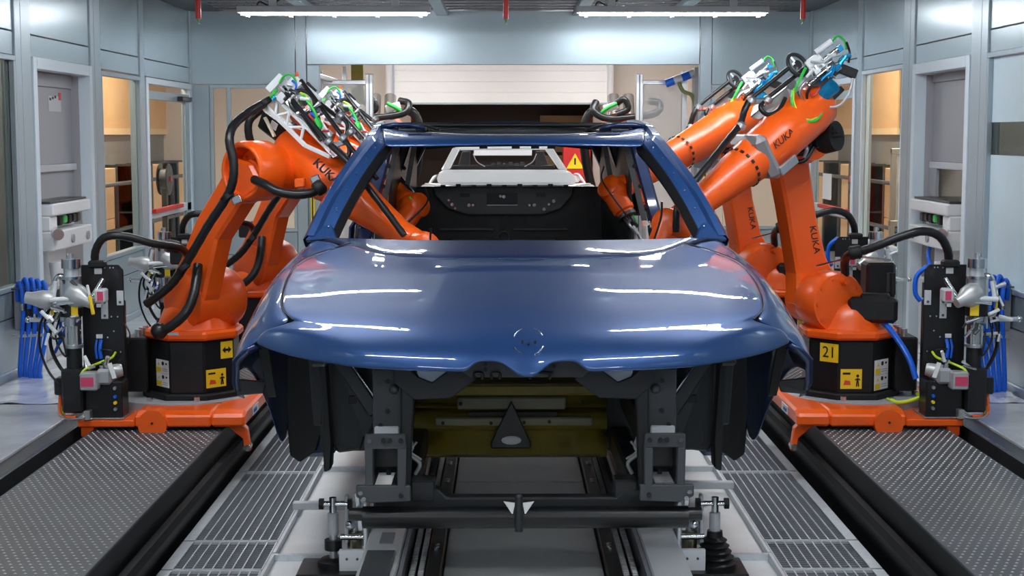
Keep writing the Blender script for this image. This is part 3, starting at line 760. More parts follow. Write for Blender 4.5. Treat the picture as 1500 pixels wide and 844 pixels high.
# roof header and roof frame
hd = []
for i in range(17):
    u = -1 + i / 8; a = abs(u)
    hd.append([(0.60*u, 7.02 - 0.03*(1-a*a), 1.352 - 0.012*a), (0.61*u, 7.04 - 0.03*(1-a*a), 1.372 - 0.010*a), (0.62*u, 7.10 - 0.03*(1-a*a), 1.393 - 0.004*a), (0.63*u, 7.22, 1.398 + 0.026*a**3), (0.635*u, 7.32, 1.402 + 0.036*a**3), (0.635*u, 7.33, 1.37 + 0.03*a**3)])
head = MB().grid(hd).build('roof_header', PAINT, car, smooth=45, solid=0.010, sub=1)
for s in (-1, 1):
    for x0, x1, y0, y1, z in ((0.39, 0.50, 7.135, 7.165, 1.3985), (0.47, 0.55, 7.225, 7.25, 1.416)):
        MB().box((min(s*x0,s*x1), y0, z - 0.006), (max(s*x0,s*x1), y1, z + 0.004)).build('slot', INK, head)
        for yy, zz in ((y0 - 0.004, z - 0.002), (y1 + 0.004, z + 0.001)):
            MB().tube([(s*x0, yy, zz + 0.004), (s*x1, yy, zz + 0.004)], 0.003, 6).build('slot_glint', STEEL, head)  # steel strips painted in for the white reflection along the slots
    MB().tube([(s*0.36,7.30,1.418),(s*0.42,7.34,1.438),(s*0.50,7.36,1.445),(s*0.58,7.34,1.442)], 0.007, 6).build('frame_seal', EDB, head, smooth=50)
    rr = MB().grid([[(s*x, y, z + 0.002) for x, z in ((0.43, 1.435), (0.50, 1.452), (0.58, 1.452), (0.64, 1.44))] for y in (7.3, 7.6, 8.0, 8.4, 8.8, 9.2)]).build('roof_rail_panel', PAINTD, car, smooth=50, solid=0.02)
MB().box((-0.60, 8.32, 1.435), (0.60, 8.42, 1.462)).build('roof_bow', EDB, car, bevel=0.01)
MB().grid([[(x, y, z - 0.02*abs(x/0.6)**2) for x in (-0.6,-0.4,-0.2,0,0.2,0.4,0.6)] for y, z in ((8.42,1.468),(8.8,1.455),(9.15,1.425),(9.36,1.36))]).build('roof_skin', PAINTD, car, smooth=50, solid=0.012)
MB().box((-0.50, 7.34, 1.355), (0.50, 7.50, 1.375)).build('sunroof_frame', EDB, car, bevel=0.006)
MB().prism([(-0.58,9.34,1.37),(0.58,9.34,1.37),(0.54,9.34,1.30),(0.30,9.34,1.322),(-0.30,9.34,1.322),(-0.54,9.34,1.30)], (0, 0.06, 0)).build('rear_header', EDB, car, bevel=0.006)
for x in (-0.18, 0.02, 0.14, 0.24):
    MB().box((x, 9.325, 1.308), (x + 0.05, 9.34, 1.33)).build('tailgate_hinge', EDG, car)
# lower tail panel
tp = MB().prism([(-0.47,9.32,1.075),(0.405,9.32,1.075),(0.40,9.32,1.02),(0.33,9.32,0.935),(0.22,9.32,0.895),(-0.26,9.32,0.895),(-0.38,9.32,0.935),(-0.46,9.32,1.02)], (0, 0.05, 0)).build('tail_panel', EDG, car, bevel=0.01)
MB().box((-0.135, 9.312, 0.965), (0.055, 9.322, 1.035)).build('plate_recess', INK, tp)
MB().box((-0.135, 9.308, 0.957), (0.055, 9.32, 0.963)).build('recess_edge', STEEL, tp)
for x in (-0.30, 0.17): MB().box((x, 9.312, 1.01), (x + 0.06, 9.322, 1.035)).build('slot', INK, tp)
for i, (x, z) in enumerate(((-0.37,0.99),(-0.35,0.965),(-0.22,0.96),(-0.245,0.96),(0.13,0.96),(0.16,0.96),(0.25,0.965),(0.28,0.985),(-0.33,0.94),(0.22,0.935),(-0.05,1.015),(-0.03,1.012))):
    MB().cyl((x, 9.32, z), (x, 9.305, z), 0.008 + 0.003 * (i % 2), n=8).build('bolt', STEEL, tp)
for k in range(9): MB().box((-0.42 + k*0.095, 9.31, 1.07), (-0.39 + k*0.095, 9.325, 1.085 + 0.006*(k % 2))).build('edge_tab', EDB, tp)
# floor pan, tunnel and rear seat bulkhead
MB().box((-0.72, 6.1, 0.30), (0.72, 9.35, 0.33)).build('floor_pan', EDC, car)
MB().prism([(-0.16,6.1,0.33),(0.16,6.1,0.33),(0.10,6.1,0.48),(-0.10,6.1,0.48)], (0, 2.6, 0)).build('centre_tunnel', EDC, car, bevel=0.02)
sb = MB().prism([(-0.66,8.75,0.33),(0.66,8.75,0.33),(0.66,8.9,0.56),(-0.66,8.9,0.56)], (0, 0.04, 0)).build('rear_bulkhead', EDC, car, bevel=0.01)
bd = MB().box((-0.62, 8.9, 0.55), (0.62, 9.36, 0.58)).build('luggage_floor', EDC, car)
lp = MB().prism([(-0.62,9.375,0.56),(0.62,9.375,0.56),(0.60,9.375,1.072),(-0.60,9.375,1.072)], (0, 0.03, 0)).build('tail_inner_panel', EDB, car, bevel=0.01)
for z, w in ((0.73, 0.32), (0.80, 0.40), (0.66, 0.36)):
    for s in (-1, 1): MB().box((min(s*0.06, s*w)-0.03, 9.335, z), (max(s*0.06, s*w)-0.03, 9.352, z + 0.018)).build('rib', EDG, lp, bevel=0.004)
for k in range(5): MB().cyl((-0.32 + 0.15*k, 9.352, 0.86), (-0.32 + 0.15*k, 9.335, 0.86), 0.03, n=12).build('access_hole', INK, lp)
MB().torus((-0.03, 9.33, 0.76), (0, 1, 0), 0.035, 0.006).build('striker_loop', EDG, lp, smooth=50)
# dash crossmember below the cowl
MB().box((-0.80, 6.38, 0.84), (0.80, 6.46, 0.92)).build('dash_crossmember', EDB, car, bevel=0.01)
# ------------------------------------------------ front end under the bonnet
fw = MB().prism([(-0.80,6.02,0.85),(0.80,6.02,0.85),(0.80,5.98,0.125),(-0.80,5.98,0.125)], (0, 0.03, 0)).build('firewall', EDC, car)
ap = MB()
prof = [(5.98,0.47),(5.93,0.44),(5.90,0.405),(5.92,0.40),(5.90,0.33),(5.88,0.325),(5.95,0.305),(5.90,0.285),(5.87,0.24),(5.90,0.225),(5.86,0.14),(5.92,0.12)]
mid = MB().grid([[(x, y, z) for y, z in prof] for x in (-0.415, -0.2, 0, 0.2, 0.35)]).build('lower_firewall', OLIVE, car, smooth=25, solid=0.01)
MB().prism([(-0.34,5.865,0.425),(0.27,5.865,0.425),(0.22,5.865,0.385),(-0.29,5.865,0.385)], (0, 0.02, 0)).build('reinforcement', OLIVEG, mid, bevel=0.006)
MB().prism([(-0.245,5.855,0.365),(0.185,5.855,0.365),(0.185,5.855,0.315),(-0.245,5.855,0.315)], (0, 0.02, 0)).build('reinforcement', OLIVEG, mid, bevel=0.006)
MB().prism([(-0.33,5.85,0.285),(0.29,5.85,0.285),(0.29,5.85,0.25),(-0.33,5.85,0.25)], (0, 0.02, 0)).build('reinforcement', OLIVEG, mid, bevel=0.006)
MB().box((-0.20, 5.852, 0.29), (0.15, 5.86, 0.305)).build('drain_slot', INK, mid)
MB().prism([(-0.03,5.83,0.355),(0.045,5.83,0.19),(0.045,5.83,0.165),(-0.11,5.83,0.165),(-0.11,5.83,0.19)], (0, 0.015, 0)).build('tunnel_gusset', EDC, mid, bevel=0.004)
MB().sphere((-0.03, 5.830, 0.197), 0.04, sc=(1, 0.1, 0.45)).build('tunnel_opening', mat('lit_opening', (0.9, 0.9, 0.92), 0.5), mid, smooth=60)  # white oval painted in for the bright floor seen through the hole
for x, z in ((-0.23,0.34),(-0.33,0.41),(0.25,0.345),(0.02,0.265),(-0.11,0.263),(0.12,0.268),(0.16,0.41),(-0.30,0.264)):
    MB().cyl((x, 5.86, z), (x, 5.842, z), 0.007, n=8).build('hole', INK, mid)
# bonnet lock crossmember with cut-outs
lk = MB().prism([(-0.185,4.72,0.70),(-0.13,4.72,0.722),(0.13,4.72,0.722),(0.185,4.72,0.70),(0.215,4.72,0.655),(0.18,4.72,0.628),(-0.18,4.72,0.628),(-0.215,4.72,0.655)], (0, 0.03, 0.01)).build('lock_crossmember', EDG, car, bevel=0.004)
for x, z in ((-0.128,0.672),(-0.128,0.655),(0.09,0.665),(0.085,0.645)): MB().cyl((x, 4.72, z), (x, 4.714, z), 0.006, n=8).build('hole', INK, lk)
for x, w in ((-0.095, 0.012), (0.045, 0.03), (-0.15, 0.012)):
    MB().tube([(x - w, 4.715, 0.625), (x - w, 4.71, 0.645), (x + w, 4.71, 0.645), (x + w, 4.715, 0.625)], 0.005, 6, 3).build('wire_clip', EDB, lk, smooth=50)
MB().box((-0.40, 4.85, 0.62), (0.42, 4.93, 0.66)).build('upper_tie_bar', EDC, car, bevel=0.01)
MB().box((-0.42, 5.35, 0.46), (0.40, 5.42, 0.50)).build('strut_tie_bar', OLIVE, car, bevel=0.008)
for s in (-1, 1):
    # round lamp cup showing under the bonnet
    MB().lathe((s*0.30, 4.80, 0.645), (0, 1, 0), [(0, 0.050), (0.05, 0.045), (0.051, 0.0)], 20).build('round_cup', mat('pale_cup', (0.42, 0.47, 0.55), 0.3, 0.4), car, smooth=40)
    MB().prism([(s*0.20,4.79,0.69),(s*0.255,4.79,0.635),(s*0.30,4.79,0.602),(s*0.345,4.79,0.62),(s*0.42,4.79,0.69),(s*0.42,4.79,0.60),(s*0.36,4.79,0.545),(s*0.24,4.79,0.55),(s*0.16,4.79,0.61)], (0, 0.012, 0)).build('cup_bracket', EDC, car, bevel=0.003)
    # longitudinal rail, its upright bracket and the crash flange frame
    MB().box((min(s*0.41,s*0.52), 4.86, 0.30), (max(s*0.41,s*0.52), 5.98, 0.42)).build('front_rail', EDC, car, bevel=0.01)
    ub = MB().prism([(s*0.40,4.83,0.64),(s*0.495,4.83,0.64),(s*0.495,4.83,0.42),(s*0.40,4.83,0.42)], (0, 0.05, 0)).build('upright_bracket', EDG, car, bevel=0.004)
    MB().prism([(s*0.355,4.80,0.66),(s*0.40,4.80,0.70),(s*0.40,4.80,0.24),(s*0.375,4.80,0.24)], (0, 0.06, 0)).build('upright_web', EDC, ub, bevel=0.004)
    for x, z in ((0.447,0.60),(0.447,0.50),(0.47,0.455),(0.385,0.55)): MB().cyl((s*x, 4.832, z), (s*x, 4.824, z), 0.008, n=8).build('hole', INK, ub)
    MB().sphere((s*0.425, 4.82, 0.575), 0.016).build('weld_dome', EDG, ub, smooth=60)
    MB().box((min(s*0.41,s*0.49), 4.82, 0.425), (max(s*0.41,s*0.49), 4.86, 0.452)).build('bright_shelf', LGREY, ub, bevel=0.004)
    MB().cyl((s*0.45,4.9,0.655),(s*0.45,4.9,0.68),0.03,n=12).build('bump_stop', EDB, ub)
    # open crash flange
    fr = MB()
    for a in (((0.385,0.44),(0.515,0.44),(0.515,0.395),(0.385,0.395)), ((0.385,0.395),(0.412,0.395),(0.412,0.27),(0.385,0.26)), ((0.490,0.395),(0.515,0.395),(0.515,0.27),(0.490,0.27)), ((0.37,0.272),(0.545,0.272),(0.545,0.235),(0.50,0.215),(0.37,0.22))):
        fr.prism([(s*x, 4.75, z) for x, z in a], (0, 0.02, 0))
    ff = fr.build('crash_flange', EDG, car, bevel=0.003)
    MB().box((min(s*0.412,s*0.49), 4.95, 0.27), (max(s*0.412,s*0.49), 4.96, 0.395)).build('crash_box_depth', INK, ff)
    MB().box((min(s*0.405,s*0.414), 4.77, 0.265), (max(s*0.405,s*0.414), 4.96, 0.40)).build('crash_box_wall', EDC, ff)
    MB().box((min(s*0.488,s*0.497), 4.77, 0.265), (max(s*0.488,s*0.497), 4.96, 0.40)).build('crash_box_wall', EDC, ff)
    for x, z in ((0.40,0.42),(0.435,0.42),(0.455,0.42),(0.50,0.42),(0.53,0.25),(0.40,0.24),(0.52,0.23)): MB().cyl((s*x, 4.752, z), (s*x, 4.742, z), 0.008, n=8).build('bolt_hole', INK if x < 0.5 else STEEL, ff)
    MB().cyl((s*0.45,4.90,0.275),(s*0.45,4.90,0.36),0.008,n=8).build('crash_box_stud', EDG, ff)
    # wheelhouse panel and the two diagonal struts
    wh = MB().prism([(s*0.68,5.12,0.68),(s*0.655,5.12,0.68),(s*0.50,5.10,0.44),(s*0.50,5.10,0.385),(s*0.545,5.10,0.36),(s*0.56,5.10,0.315),(s*0.64,5.12,0.30),(s*0.665,5.12,0.34),(s*0.68,5.12,0.45)], (0, 0.03, 0)).build('wheelhouse_panel', OLIVEG if False else EDC, car, bevel=0.006)
    MB().prism([(s*0.70,5.08,0.70),(s*0.675,5.08,0.70),(s*0.655,5.08,0.34),(s*0.66,5.08,0.25),(s*0.685,5.08,0.24),(s*0.69,5.08,0.40)], (0, 0.08, 0)).build('wheelhouse_edge', EDB, wh, bevel=0.006)
    MB().prism([(s*0.74,5.3,0.70),(s*0.70,5.3,0.70),(s*0.70,5.3,0.45),(s*0.715,5.3,0.36),(s*0.745,5.3,0.36),(s*0.76,5.3,0.6)], (0, 0.05, 0)).build('wheelhouse_liner', EDC, wh, bevel=0.006)
    MB().lathe((s*0.615, 5.12, 0.345), (0, -1, 0), [(0, 0.022), (0.006, 0.022), (0.006, 0.012), (-0.004, 0.010)], 14).build('body_mount', EDB, wh, smooth=40)
    MB().box((min(s*0.57,s*0.60), 5.105, 0.475), (max(s*0.57,s*0.60), 5.118, 0.505)).build('embossed_pad', EDB, wh, bevel=0.003)
    MB().bar((s*0.655, 5.06, 0.69), (s*0.50, 5.03, 0.455), 0.05, 0.03, (0, 1, 0)).build('diagonal_strut', EDC, car, bevel=0.006)
    st_ = MB().bar((s*0.59, 5.15, 0.69), (s*0.455, 5.12, 0.50), 0.022, 0.03, (0, 1, 0)).build('diagonal_strut', EDC, car, bevel=0.004)
    MB().tube([(s*0.605, 5.00, 0.67), (s*0.54, 4.99, 0.575), (s*0.48, 4.98, 0.49)], 0.004, 6).build('bright_edge', STEEL, st_, smooth=60)
    MB().bar((s*0.56, 5.3, 0.69), (s*0.42, 5.3, 0.56), 0.05, 0.04, (0, 1, 0)).build('strut_tower_brace', EDC, car, bevel=0.006)
    MB().lathe((s*0.57, 5.45, 0.45), (0, 0, 1), [(0, 0.13), (0.2, 0.12), (0.24, 0.07), (0.24, 0.0)], 20).build('strut_tower', EDC, car, smooth=40)
    MB().box((min(s*0.66,s*0.72), 5.0, 0.62), (max(s*0.66,s*0.72), 6.0, 0.70)).build('apron_upper_rail', EDC, car, bevel=0.01)
    # side sill of the subframe with masking tape scraps
    MB().box((min(s*0.36,s*0.44), 4.9, 0.15), (max(s*0.36,s*0.44), 5.9, 0.24)).build('subframe_rail', EDC, car, bevel=0.01)
    tp_ = MB()
    tp_.tube([(s*0.385,4.98,0.385),(s*0.375,4.97,0.35),(s*0.39,4.97,0.33),(s*0.35,4.96,0.30),(s*0.365,4.97,0.26)], 0.007, 6, 4)
    tp_.tube([(s*0.36,4.97,0.37),(s*0.38,4.96,0.34),(s*0.345,4.97,0.31)], 0.004, 6, 4)
    tp_.build('masking_scrap', SEAL, car, smooth=60)
    MB().box((min(s*0.295,s*0.375), 4.86, 0.19), (max(s*0.295,s*0.375), 4.95, 0.262)).build('support_block', EDC, car, bevel=0.006)
# ---------------------------------------------------------------- carrier that holds the car
sk = thing('car_carrier', 'black steel crossbeam carrier under the front of the blue car', 'carrier', (0, 4.8, -0.25))
MB().cyl((-0.53, 4.80, 0.155), (0.53, 4.80, 0.155), 0.036, n=14).build('crossbeam', EDB, sk, smooth=40)
MB().prism([(-0.50,4.86,0.235),(-0.29,4.86,0.235),(-0.26,4.86,0.205),(0.30,4.86,0.205),(0.33,4.86,0.235),(0.50,4.86,0.235),(0.50,4.86,0.16),(-0.50,4.86,0.16)], (0, 0.06, 0)).build('rear_beam', EDC, sk, bevel=0.006)
for s in (-1, 1):
    MB().box((min(s*0.41,s*0.47), 4.86, 0.135), (max(s*0.41,s*0.47), 6.22, 0.16)).build('longitudinal', EDC, sk)
    MB().box((min(s*0.40,s*0.48), 6.15, -0.12), (max(s*0.40,s*0.48), 9.2, -0.06)).build('runner', EDC, sk, bevel=0.01)
    MB().box((min(s*0.42,s*0.47), 6.15, -0.06), (max(s*0.42,s*0.47), 6.22, 0.14)).build('leg', EDC, sk, bevel=0.006)
    MB().box((min(s*0.42,s*0.47), 8.6, -0.06), (max(s*0.42,s*0.47), 8.7, 0.0)).build('leg', EDC, sk, bevel=0.006)
    MB().box((min(s*0.40,s*0.49), 8.56, -0.01), (max(s*0.40,s*0.49), 8.74, 0.0)).build('pad', RUBBER, sk)
MB().cyl((-0.022, 4.755, 0.12), (-0.022, 4.755, 0.232), 0.013, n=12).build('locating_pin', EDC, sk, smooth=40)
MB().sphere((-0.022, 4.755, 0.232), 0.013).build('pin_tip', EDC, sk, smooth=60)
for s in (-1, 1):
    MB().prism([(-0.022+s*0.012,4.77,0.21),(-0.022+s*0.05,4.77,0.215),(-0.022+s*0.02,4.77,0.17)], (0, 0.01, 0)).build('pin_gusset', STEEL, sk)
    MB().cyl((s*0.53, 4.80, 0.165), (s*0.575, 4.80, 0.165), 0.022, n=12).build('end_collar', RUBBER, sk, smooth=40)
# clamp stands either side
for s, lab in ((-1, 'clamp stand with bare rod and pin on the white bed left of the car'), (1, 'clamp stand with black rubber bellows on the white bed right of the car')):
    t = thing('clamp_stand', lab, 'clamp', (s*0.70, 5.72, -0.275))
    xb = 0.745 if s > 0 else 0.73
    pl = MB().box((min(s*0.60,s*0.86), 5.55, -0.275), (max(s*0.60,s*0.86), 5.78, -0.262)).build('base_plate', EDB, t, bevel=0.004)
    prof = [(0, 0.085)]
    for k in range(5): prof += [(0.012 + 0.022*k, 0.085 - 0.009*k), (0.022 + 0.022*k, 0.068 - 0.009*k)]
    if s > 0:
        MB().lathe((xb, 5.68, -0.262), (0, 0, 1), prof + [(0.135, 0.03)], 20).build('bellows', RUBBER, t, smooth=40)
    else:
        MB().lathe((-xb, 5.68, -0.262), (0, 0, 1), [(0, 0.06), (0.02, 0.06), (0.03, 0.045), (0.03, 0.0)], 20).build('bellows', RUBBER, t, smooth=40)
        MB().cyl((-xb, 5.68, -0.24), (-xb, 5.68, -0.12), 0.016, n=12).build('lower_rod', SILVER, t, smooth=40)
        MB().cyl((-xb, 5.68, -0.20), (-xb, 5.68, -0.16), 0.034, n=12).build('lock_nut', RUBBER, t, smooth=40)
    MB().cyl((s*xb, 5.68, -0.14), (s*xb, 5.68, -0.055), 0.021, n=12).build('rod', LGREY, t, smooth=40)
    MB().cyl((s*xb, 5.68, -0.055), (s*xb, 5.68, 0.005), 0.014, n=12).build('rod_end', STEEL, t, smooth=40)
    MB().cyl((s*(xb-0.075), 5.68, -0.02), (s*(xb+0.045), 5.68, -0.02), 0.010, n=10).build('cross_pin', STEEL, t, smooth=40)
    for dx in (-0.075, 0.035): MB().cyl((s*(xb+dx), 5.68, -0.02), (s*(xb+dx+0.018), 5.68, -0.02), 0.022, n=6).build('pin_nut', RUBBER, t)
    MB().prism([(s*(xb-0.045),5.68,0.01),(s*(xb-0.045),5.72,0.01),(s*(xb-0.045),5.72,-0.17),(s*(xb-0.045),5.66,-0.17)], (-s*0.014, 0, 0)).build('clamp_arm', LGREY, t, bevel=0.003)
    MB().prism([(s*(xb-0.05),5.70,-0.07),(s*(xb-0.05),5.70,-0.19),(s*(xb-0.17),5.70,-0.19)], (0, 0.012, 0)).build('web_plate', LGREY, t, bevel=0.002)
    MB().box((min(s*0.60,s*0.70), 5.60, -0.275), (max(s*0.60,s*0.70), 5.62, -0.18)).build('front_plate', WHITE, t, bevel=0.003)
    for x in (0.63, 0.67): MB().cyl((s*x, 5.60, -0.215), (s*x, 5.594, -0.215), 0.005, n=8).build('plate_bolt', DSTEEL, t)
    MB().box((min(s*0.595,s*0.607), 5.62, -0.275), (max(s*0.595,s*0.607), 5.78, 0.0)).build('back_plate', WHITE, t, bevel=0.003)
    # valve cluster of the clamp
    MB().cyl((s*0.65, 5.70, -0.26), (s*0.65, 5.70, -0.13), 0.030, n=12).build('valve_body', mat('brassy_steel', (0.35, 0.32, 0.24), 0.25, 0.9), t, smooth=40)
    MB().cyl((s*0.65, 5.70, -0.13), (s*0.65, 5.70, -0.05), 0.016, n=12).build('valve_stem', SILVER, t, smooth=40)
    MB().sphere((s*0.662, 5.67, -0.10), 0.022).build('valve_ball', STEEL, t, smooth=60)
    MB().cyl((s*0.612, 5.66, -0.145), (s*0.70, 5.66, -0.145), 0.012, n=10).build('valve_pipe', STEEL, t, smooth=40)
    MB().sphere((s*0.63, 5.66, -0.05), 0.018).build('valve_ball', STEEL, t, smooth=60)
    MB().bar((s*0.625, 5.70, -0.13), (s*0.64, 5.70, 0.02), 0.02, 0.03).build('link_plate', SILVER, t, bevel=0.003)
    # white flange bar that reaches out over the bed
tag(MB().box((-1.0, 6.47, -0.246), (-0.56, 6.51, -0.212)).build('stop_bar', LGREY, None, bevel=0.004), 'pale flat bar lying across the white bed left of the car', 'bar')
tag(MB().box((0.57, 6.85, -0.246), (1.0, 6.89, -0.212)).build('stop_bar', LGREY, None, bevel=0.004), 'pale flat bar lying across the white bed right of the car', 'bar')
# small control box with an orange lamp by the left chain
kb = thing('control_box', 'white control box with dark cover and orange lamp left of the chain', 'box', (-0.515, 5.35, -0.275))
MB().box((-0.585, 4.9, -0.275), (-0.445, 5.92, -0.12)).build('case', WHITE, kb, bevel=0.006)
MB().box((-0.570, 4.92, -0.12), (-0.465, 5.36, -0.112)).build('dark_cover', mat('smoked_cover', (0.10, 0.11, 0.12), 0.15), kb, bevel=0.003)
MB().box((-0.535, 5.47, -0.12), (-0.485, 5.62, -0.116)).build('inset_plate', GREY, kb)
MB().box((-0.57, 5.93, -0.275), (-0.45, 5.99, -0.055)).build('sensor_block', EDC, kb, bevel=0.004)
MB().sphere((-0.500, 5.925, -0.08), 0.010, sc=(0.8, 0.6, 1.3)).build('indicator_lamp', mat('orange_lamp', (0.9, 0.2, 0.02), 0.3, emit=(1.0, 0.22, 0.02), estr=3.0), kb, smooth=60)
# ---------------------------------------------------------------- orange robots on rail carriages
def carriage(c, s, y0, label):
    """c: platform centre x, s: +1 right / -1 left"""
    t = thing('robot_carriage', label, 'carriage', (c, y0, 0.0))
    xi = c - s * 0.42; xo = c + s * 0.36
    def bx(nm, xa, xb, a, b, z0, z1, m=ORANGE, bev=0.012):
        return MB().box((min(xa, xb), a, z0), (max(xa, xb), b, z1)).build(nm, m, t, bevel=bev)
    MB().prism([(xi, y0 - 0.52, 0.02), (xi, y0 - 0.52, 0.078), (xi, y0 - 0.46, 0.095), (xi, y0 + 0.42, 0.095), (xi, y0 + 0.50, 0.07), (xi, y0 + 0.50, 0.02)], (s * 0.16, 0, 0)).build('side_beam', ORANGE, t, bevel=0.012)
    MB().prism([(xi + s*0.16, y0 - 0.52, 0.02), (xi + s*0.16, y0 - 0.52, 0.075), (xi + s*0.16, y0 - 0.46, 0.092), (xi + s*0.16, y0 - 0.24, 0.092), (xi + s*0.16, y0 - 0.24, 0.02)], (s * 0.36, 0, 0)).build('front_beam', ORANGE, t, bevel=0.008)
    MB().prism([(xi + s*0.52, y0 - 0.52, 0.02), (xi + s*0.52, y0 - 0.52, 0.055), (xi + s*0.52, y0 - 0.24, 0.058), (xi + s*0.52, y0 - 0.24, 0.02)], (s * 0.27, 0, 0)).build('front_beam', ORANGE, t, bevel=0.006)
    bx('rear_beam', xi + s*0.16, xo, y0 + 0.30, y0 + 0.50, 0.02, 0.085)
    bx('outer_beam', xo - s*0.08, xo, y0 - 0.24, y0 + 0.30, 0.02, 0.085)
    MB().cyl((c + s*0.01, y0 - 0.55, 0.038), (c + s*0.01, y0 - 0.45, 0.038), 0.068, n=24).build('boss', ORANGE, t, smooth=40)
    MB().cyl((c + s*0.01, y0 - 0.551, 0.045), (c + s*0.01, y0 - 0.556, 0.045), 0.006, n=10).build('boss_hole', INK, t)
    MB().lathe((c - s*0.03, y0, 0.03), (0, 0, 1), [(0, 0.345), (0.066, 0.345), (0.070, 0.335)], 40).build('base_plate', GREY, t, smooth=30)
    MB().box((c - 0.30, y0 - 0.26, 0.01), (c + 0.30, y0 + 0.30, 0.04)).build('sub_plate', DSTEEL, t)
    # legs with rollers gripping the guide rail
    for ya in (y0 - 0.46, y0 + 0.40):
        MB().prism([(xi + s*0.02, ya, 0.02), (xi + s*0.10, ya, 0.02), (xi + s*0.02, ya, -0.05), (xi + s*0.015, ya, -0.11), (xi - s*0.015, ya, -0.11), (xi - s*0.0, ya, 0.0)], (0, 0.05, 0)).build('guide_leg', ORANGE, t, bevel=0.004)
        MB().cyl((xi + s*0.0, ya - 0.012, -0.09), (xi + s*0.0, ya + 0.06, -0.09), 0.016, n=12).build('guide_roller', STEEL, t, smooth=40)
    MB().prism([(xo, y0 - 0.5, 0.02), (xo - s*0.06, y0 - 0.5, 0.02), (xo - s*0.06, y0 - 0.5, -0.03), (xo, y0 - 0.5, -0.03)], (0, 0.06, 0)).build('guide_leg', ORANGE, t, bevel=0.004)
    lb = MB().box((min(xi - s*0.004, xi - s*0.001), y0 - 0.30, 0.035), (max(xi - s*0.004, xi - s*0.001), y0 - 0.14, 0.075)).build('maker_plate', PAPER, t)
    MB().box((min(xi - s*0.006, xi - s*0.003), y0 - 0.28, 0.045), (max(xi - s*0.006, xi - s*0.003), y0 - 0.20, 0.062)).build('print', mat('blue_print', (0.05, 0.1, 0.4), 0.5), lb)
    for k in range(8):
        a = math.pi / 8 + k * math.pi / 4
        MB().cyl((c - s*0.03 + 0.30*math.cos(a), y0 + 0.30*math.sin(a), 0.10), (c - s*0.03 + 0.30*math.cos(a), y0 + 0.30*math.sin(a), 0.122), 0.016, n=6).build('hold_down_bolt', STEEL, t)
    return t
def sheet(parent, nm, c, n, w, h, m, lines=0, sym=None):
    """thin printed sheet at c facing n"""
    n = V(n).normalized(); x = V(0, 0, 1).cross(n).normalized(); z = V(0, 0, 1)
    o = MB().obox(V(c) + n*0.001, x, z, n, (w, h, 0.002)).build(nm, m, parent)
    mid = V(c) + n*0.0025
    if sym == 'hazard':
        MB().obox(mid - x*w*0.22 + z*h*0.28, x, z, n, (w*0.36, h*0.10, 0.001)).build('print', INK, o)
        MB().prism([mid - x*w*0.36 - z*h*0.30, mid - x*w*0.02 - z*h*0.30, mid - x*w*0.05 - z*h*0.10, mid - x*w*0.30 - z*h*0.05], n*0.001).build('print', mat('print_red', (0.65, 0.08, 0.03), 0.5), o)
        b = mid + x*w*0.30
        MB().prism([b - x*w*0.03 + z*h*0.05, b - x*w*0.13 - z*h*0.02, b - x*w*0.11 - z*h*0.08, b - x*w*0.04 - z*h*0.03, b - x*w*0.08 - z*h*0.38, b - x*w*0.02 - z*h*0.38, b - z*h*0.15, b + x*w*0.02 - z*h*0.38, b + x*w*0.08 - z*h*0.38, b + x*w*0.04 - z*h*0.03, b + x*w*0.11 - z*h*0.08, b + x*w*0.13 - z*h*0.02, b + x*w*0.03 + z*h*0.05], n*0.001).build('walker_pictogram', INK, o)
        MB().cyl(b + z*h*0.16, b + z*h*0.16 + n*0.001, h*0.075, n=12).build('walker_head', INK, o)
    elif sym == 'notice':
        for q in (0.25, -0.25):
            MB().obox(mid - x*w*0.28 + z*h*(q - 0.13), x, z, n, (w*0.40, h*0.18, 0.001)).build('print', YELLOW, o)
            MB().prism([mid - x*w*0.36 + z*h*(q+0.05), mid - x*w*0.18 + z*h*(q+0.05), mid - x*w*0.27 + z*h*(q+0.15)], n*0.001).build('print', YELLOW, o)
            MB().cyl(mid + x*w*0.05 + z*h*(q+0.12), mid + x*w*0.05 + z*h*(q+0.12) + n*0.001, w*0.09, n=12).build('print', INK, o)
            MB().obox(mid + x*w*0.32 + z*h*(q+0.12), x, z, n, (w*0.12, h*0.06, 0.001)).build('print', INK, o)
            for k in range(2): MB().obox(mid + x*w*0.20 + z*h*(q - 0.08 - 0.07*k), x, z, n, (w*0.42, h*0.018, 0.001)).build('print', GREY, o)
            MB().obox(mid + z*h*(q - 0.245), x, z, n, (w*0.96, h*0.008, 0.001)).build('print', GREY, o)
    elif sym == 'arrow':
        MB().prism([mid - x*w*0.38, mid - x*w*0.12 + z*h*0.20, mid - x*w*0.12 + z*h*0.07, mid + x*w*0.12 + z*h*0.07, mid + x*w*0.12 + z*h*0.20, mid + x*w*0.38, mid + x*w*0.12 - z*h*0.20, mid + x*w*0.12 - z*h*0.07, mid - x*w*0.12 - z*h*0.07, mid - x*w*0.12 - z*h*0.20], n*0.001).build('arrow_pictogram', INK, o)
    elif sym:
        plate_text(sym, h*0.85, mid + n*0.0005, x, z, INK, o, 'numerals')
    return o
def octo(c, r, z0, z1):
    return [(c[0] + r*math.cos(math.pi/8 + k*math.pi/4), c[1] + r*math.sin(math.pi/8 + k*math.pi/4), z0) for k in range(8)]
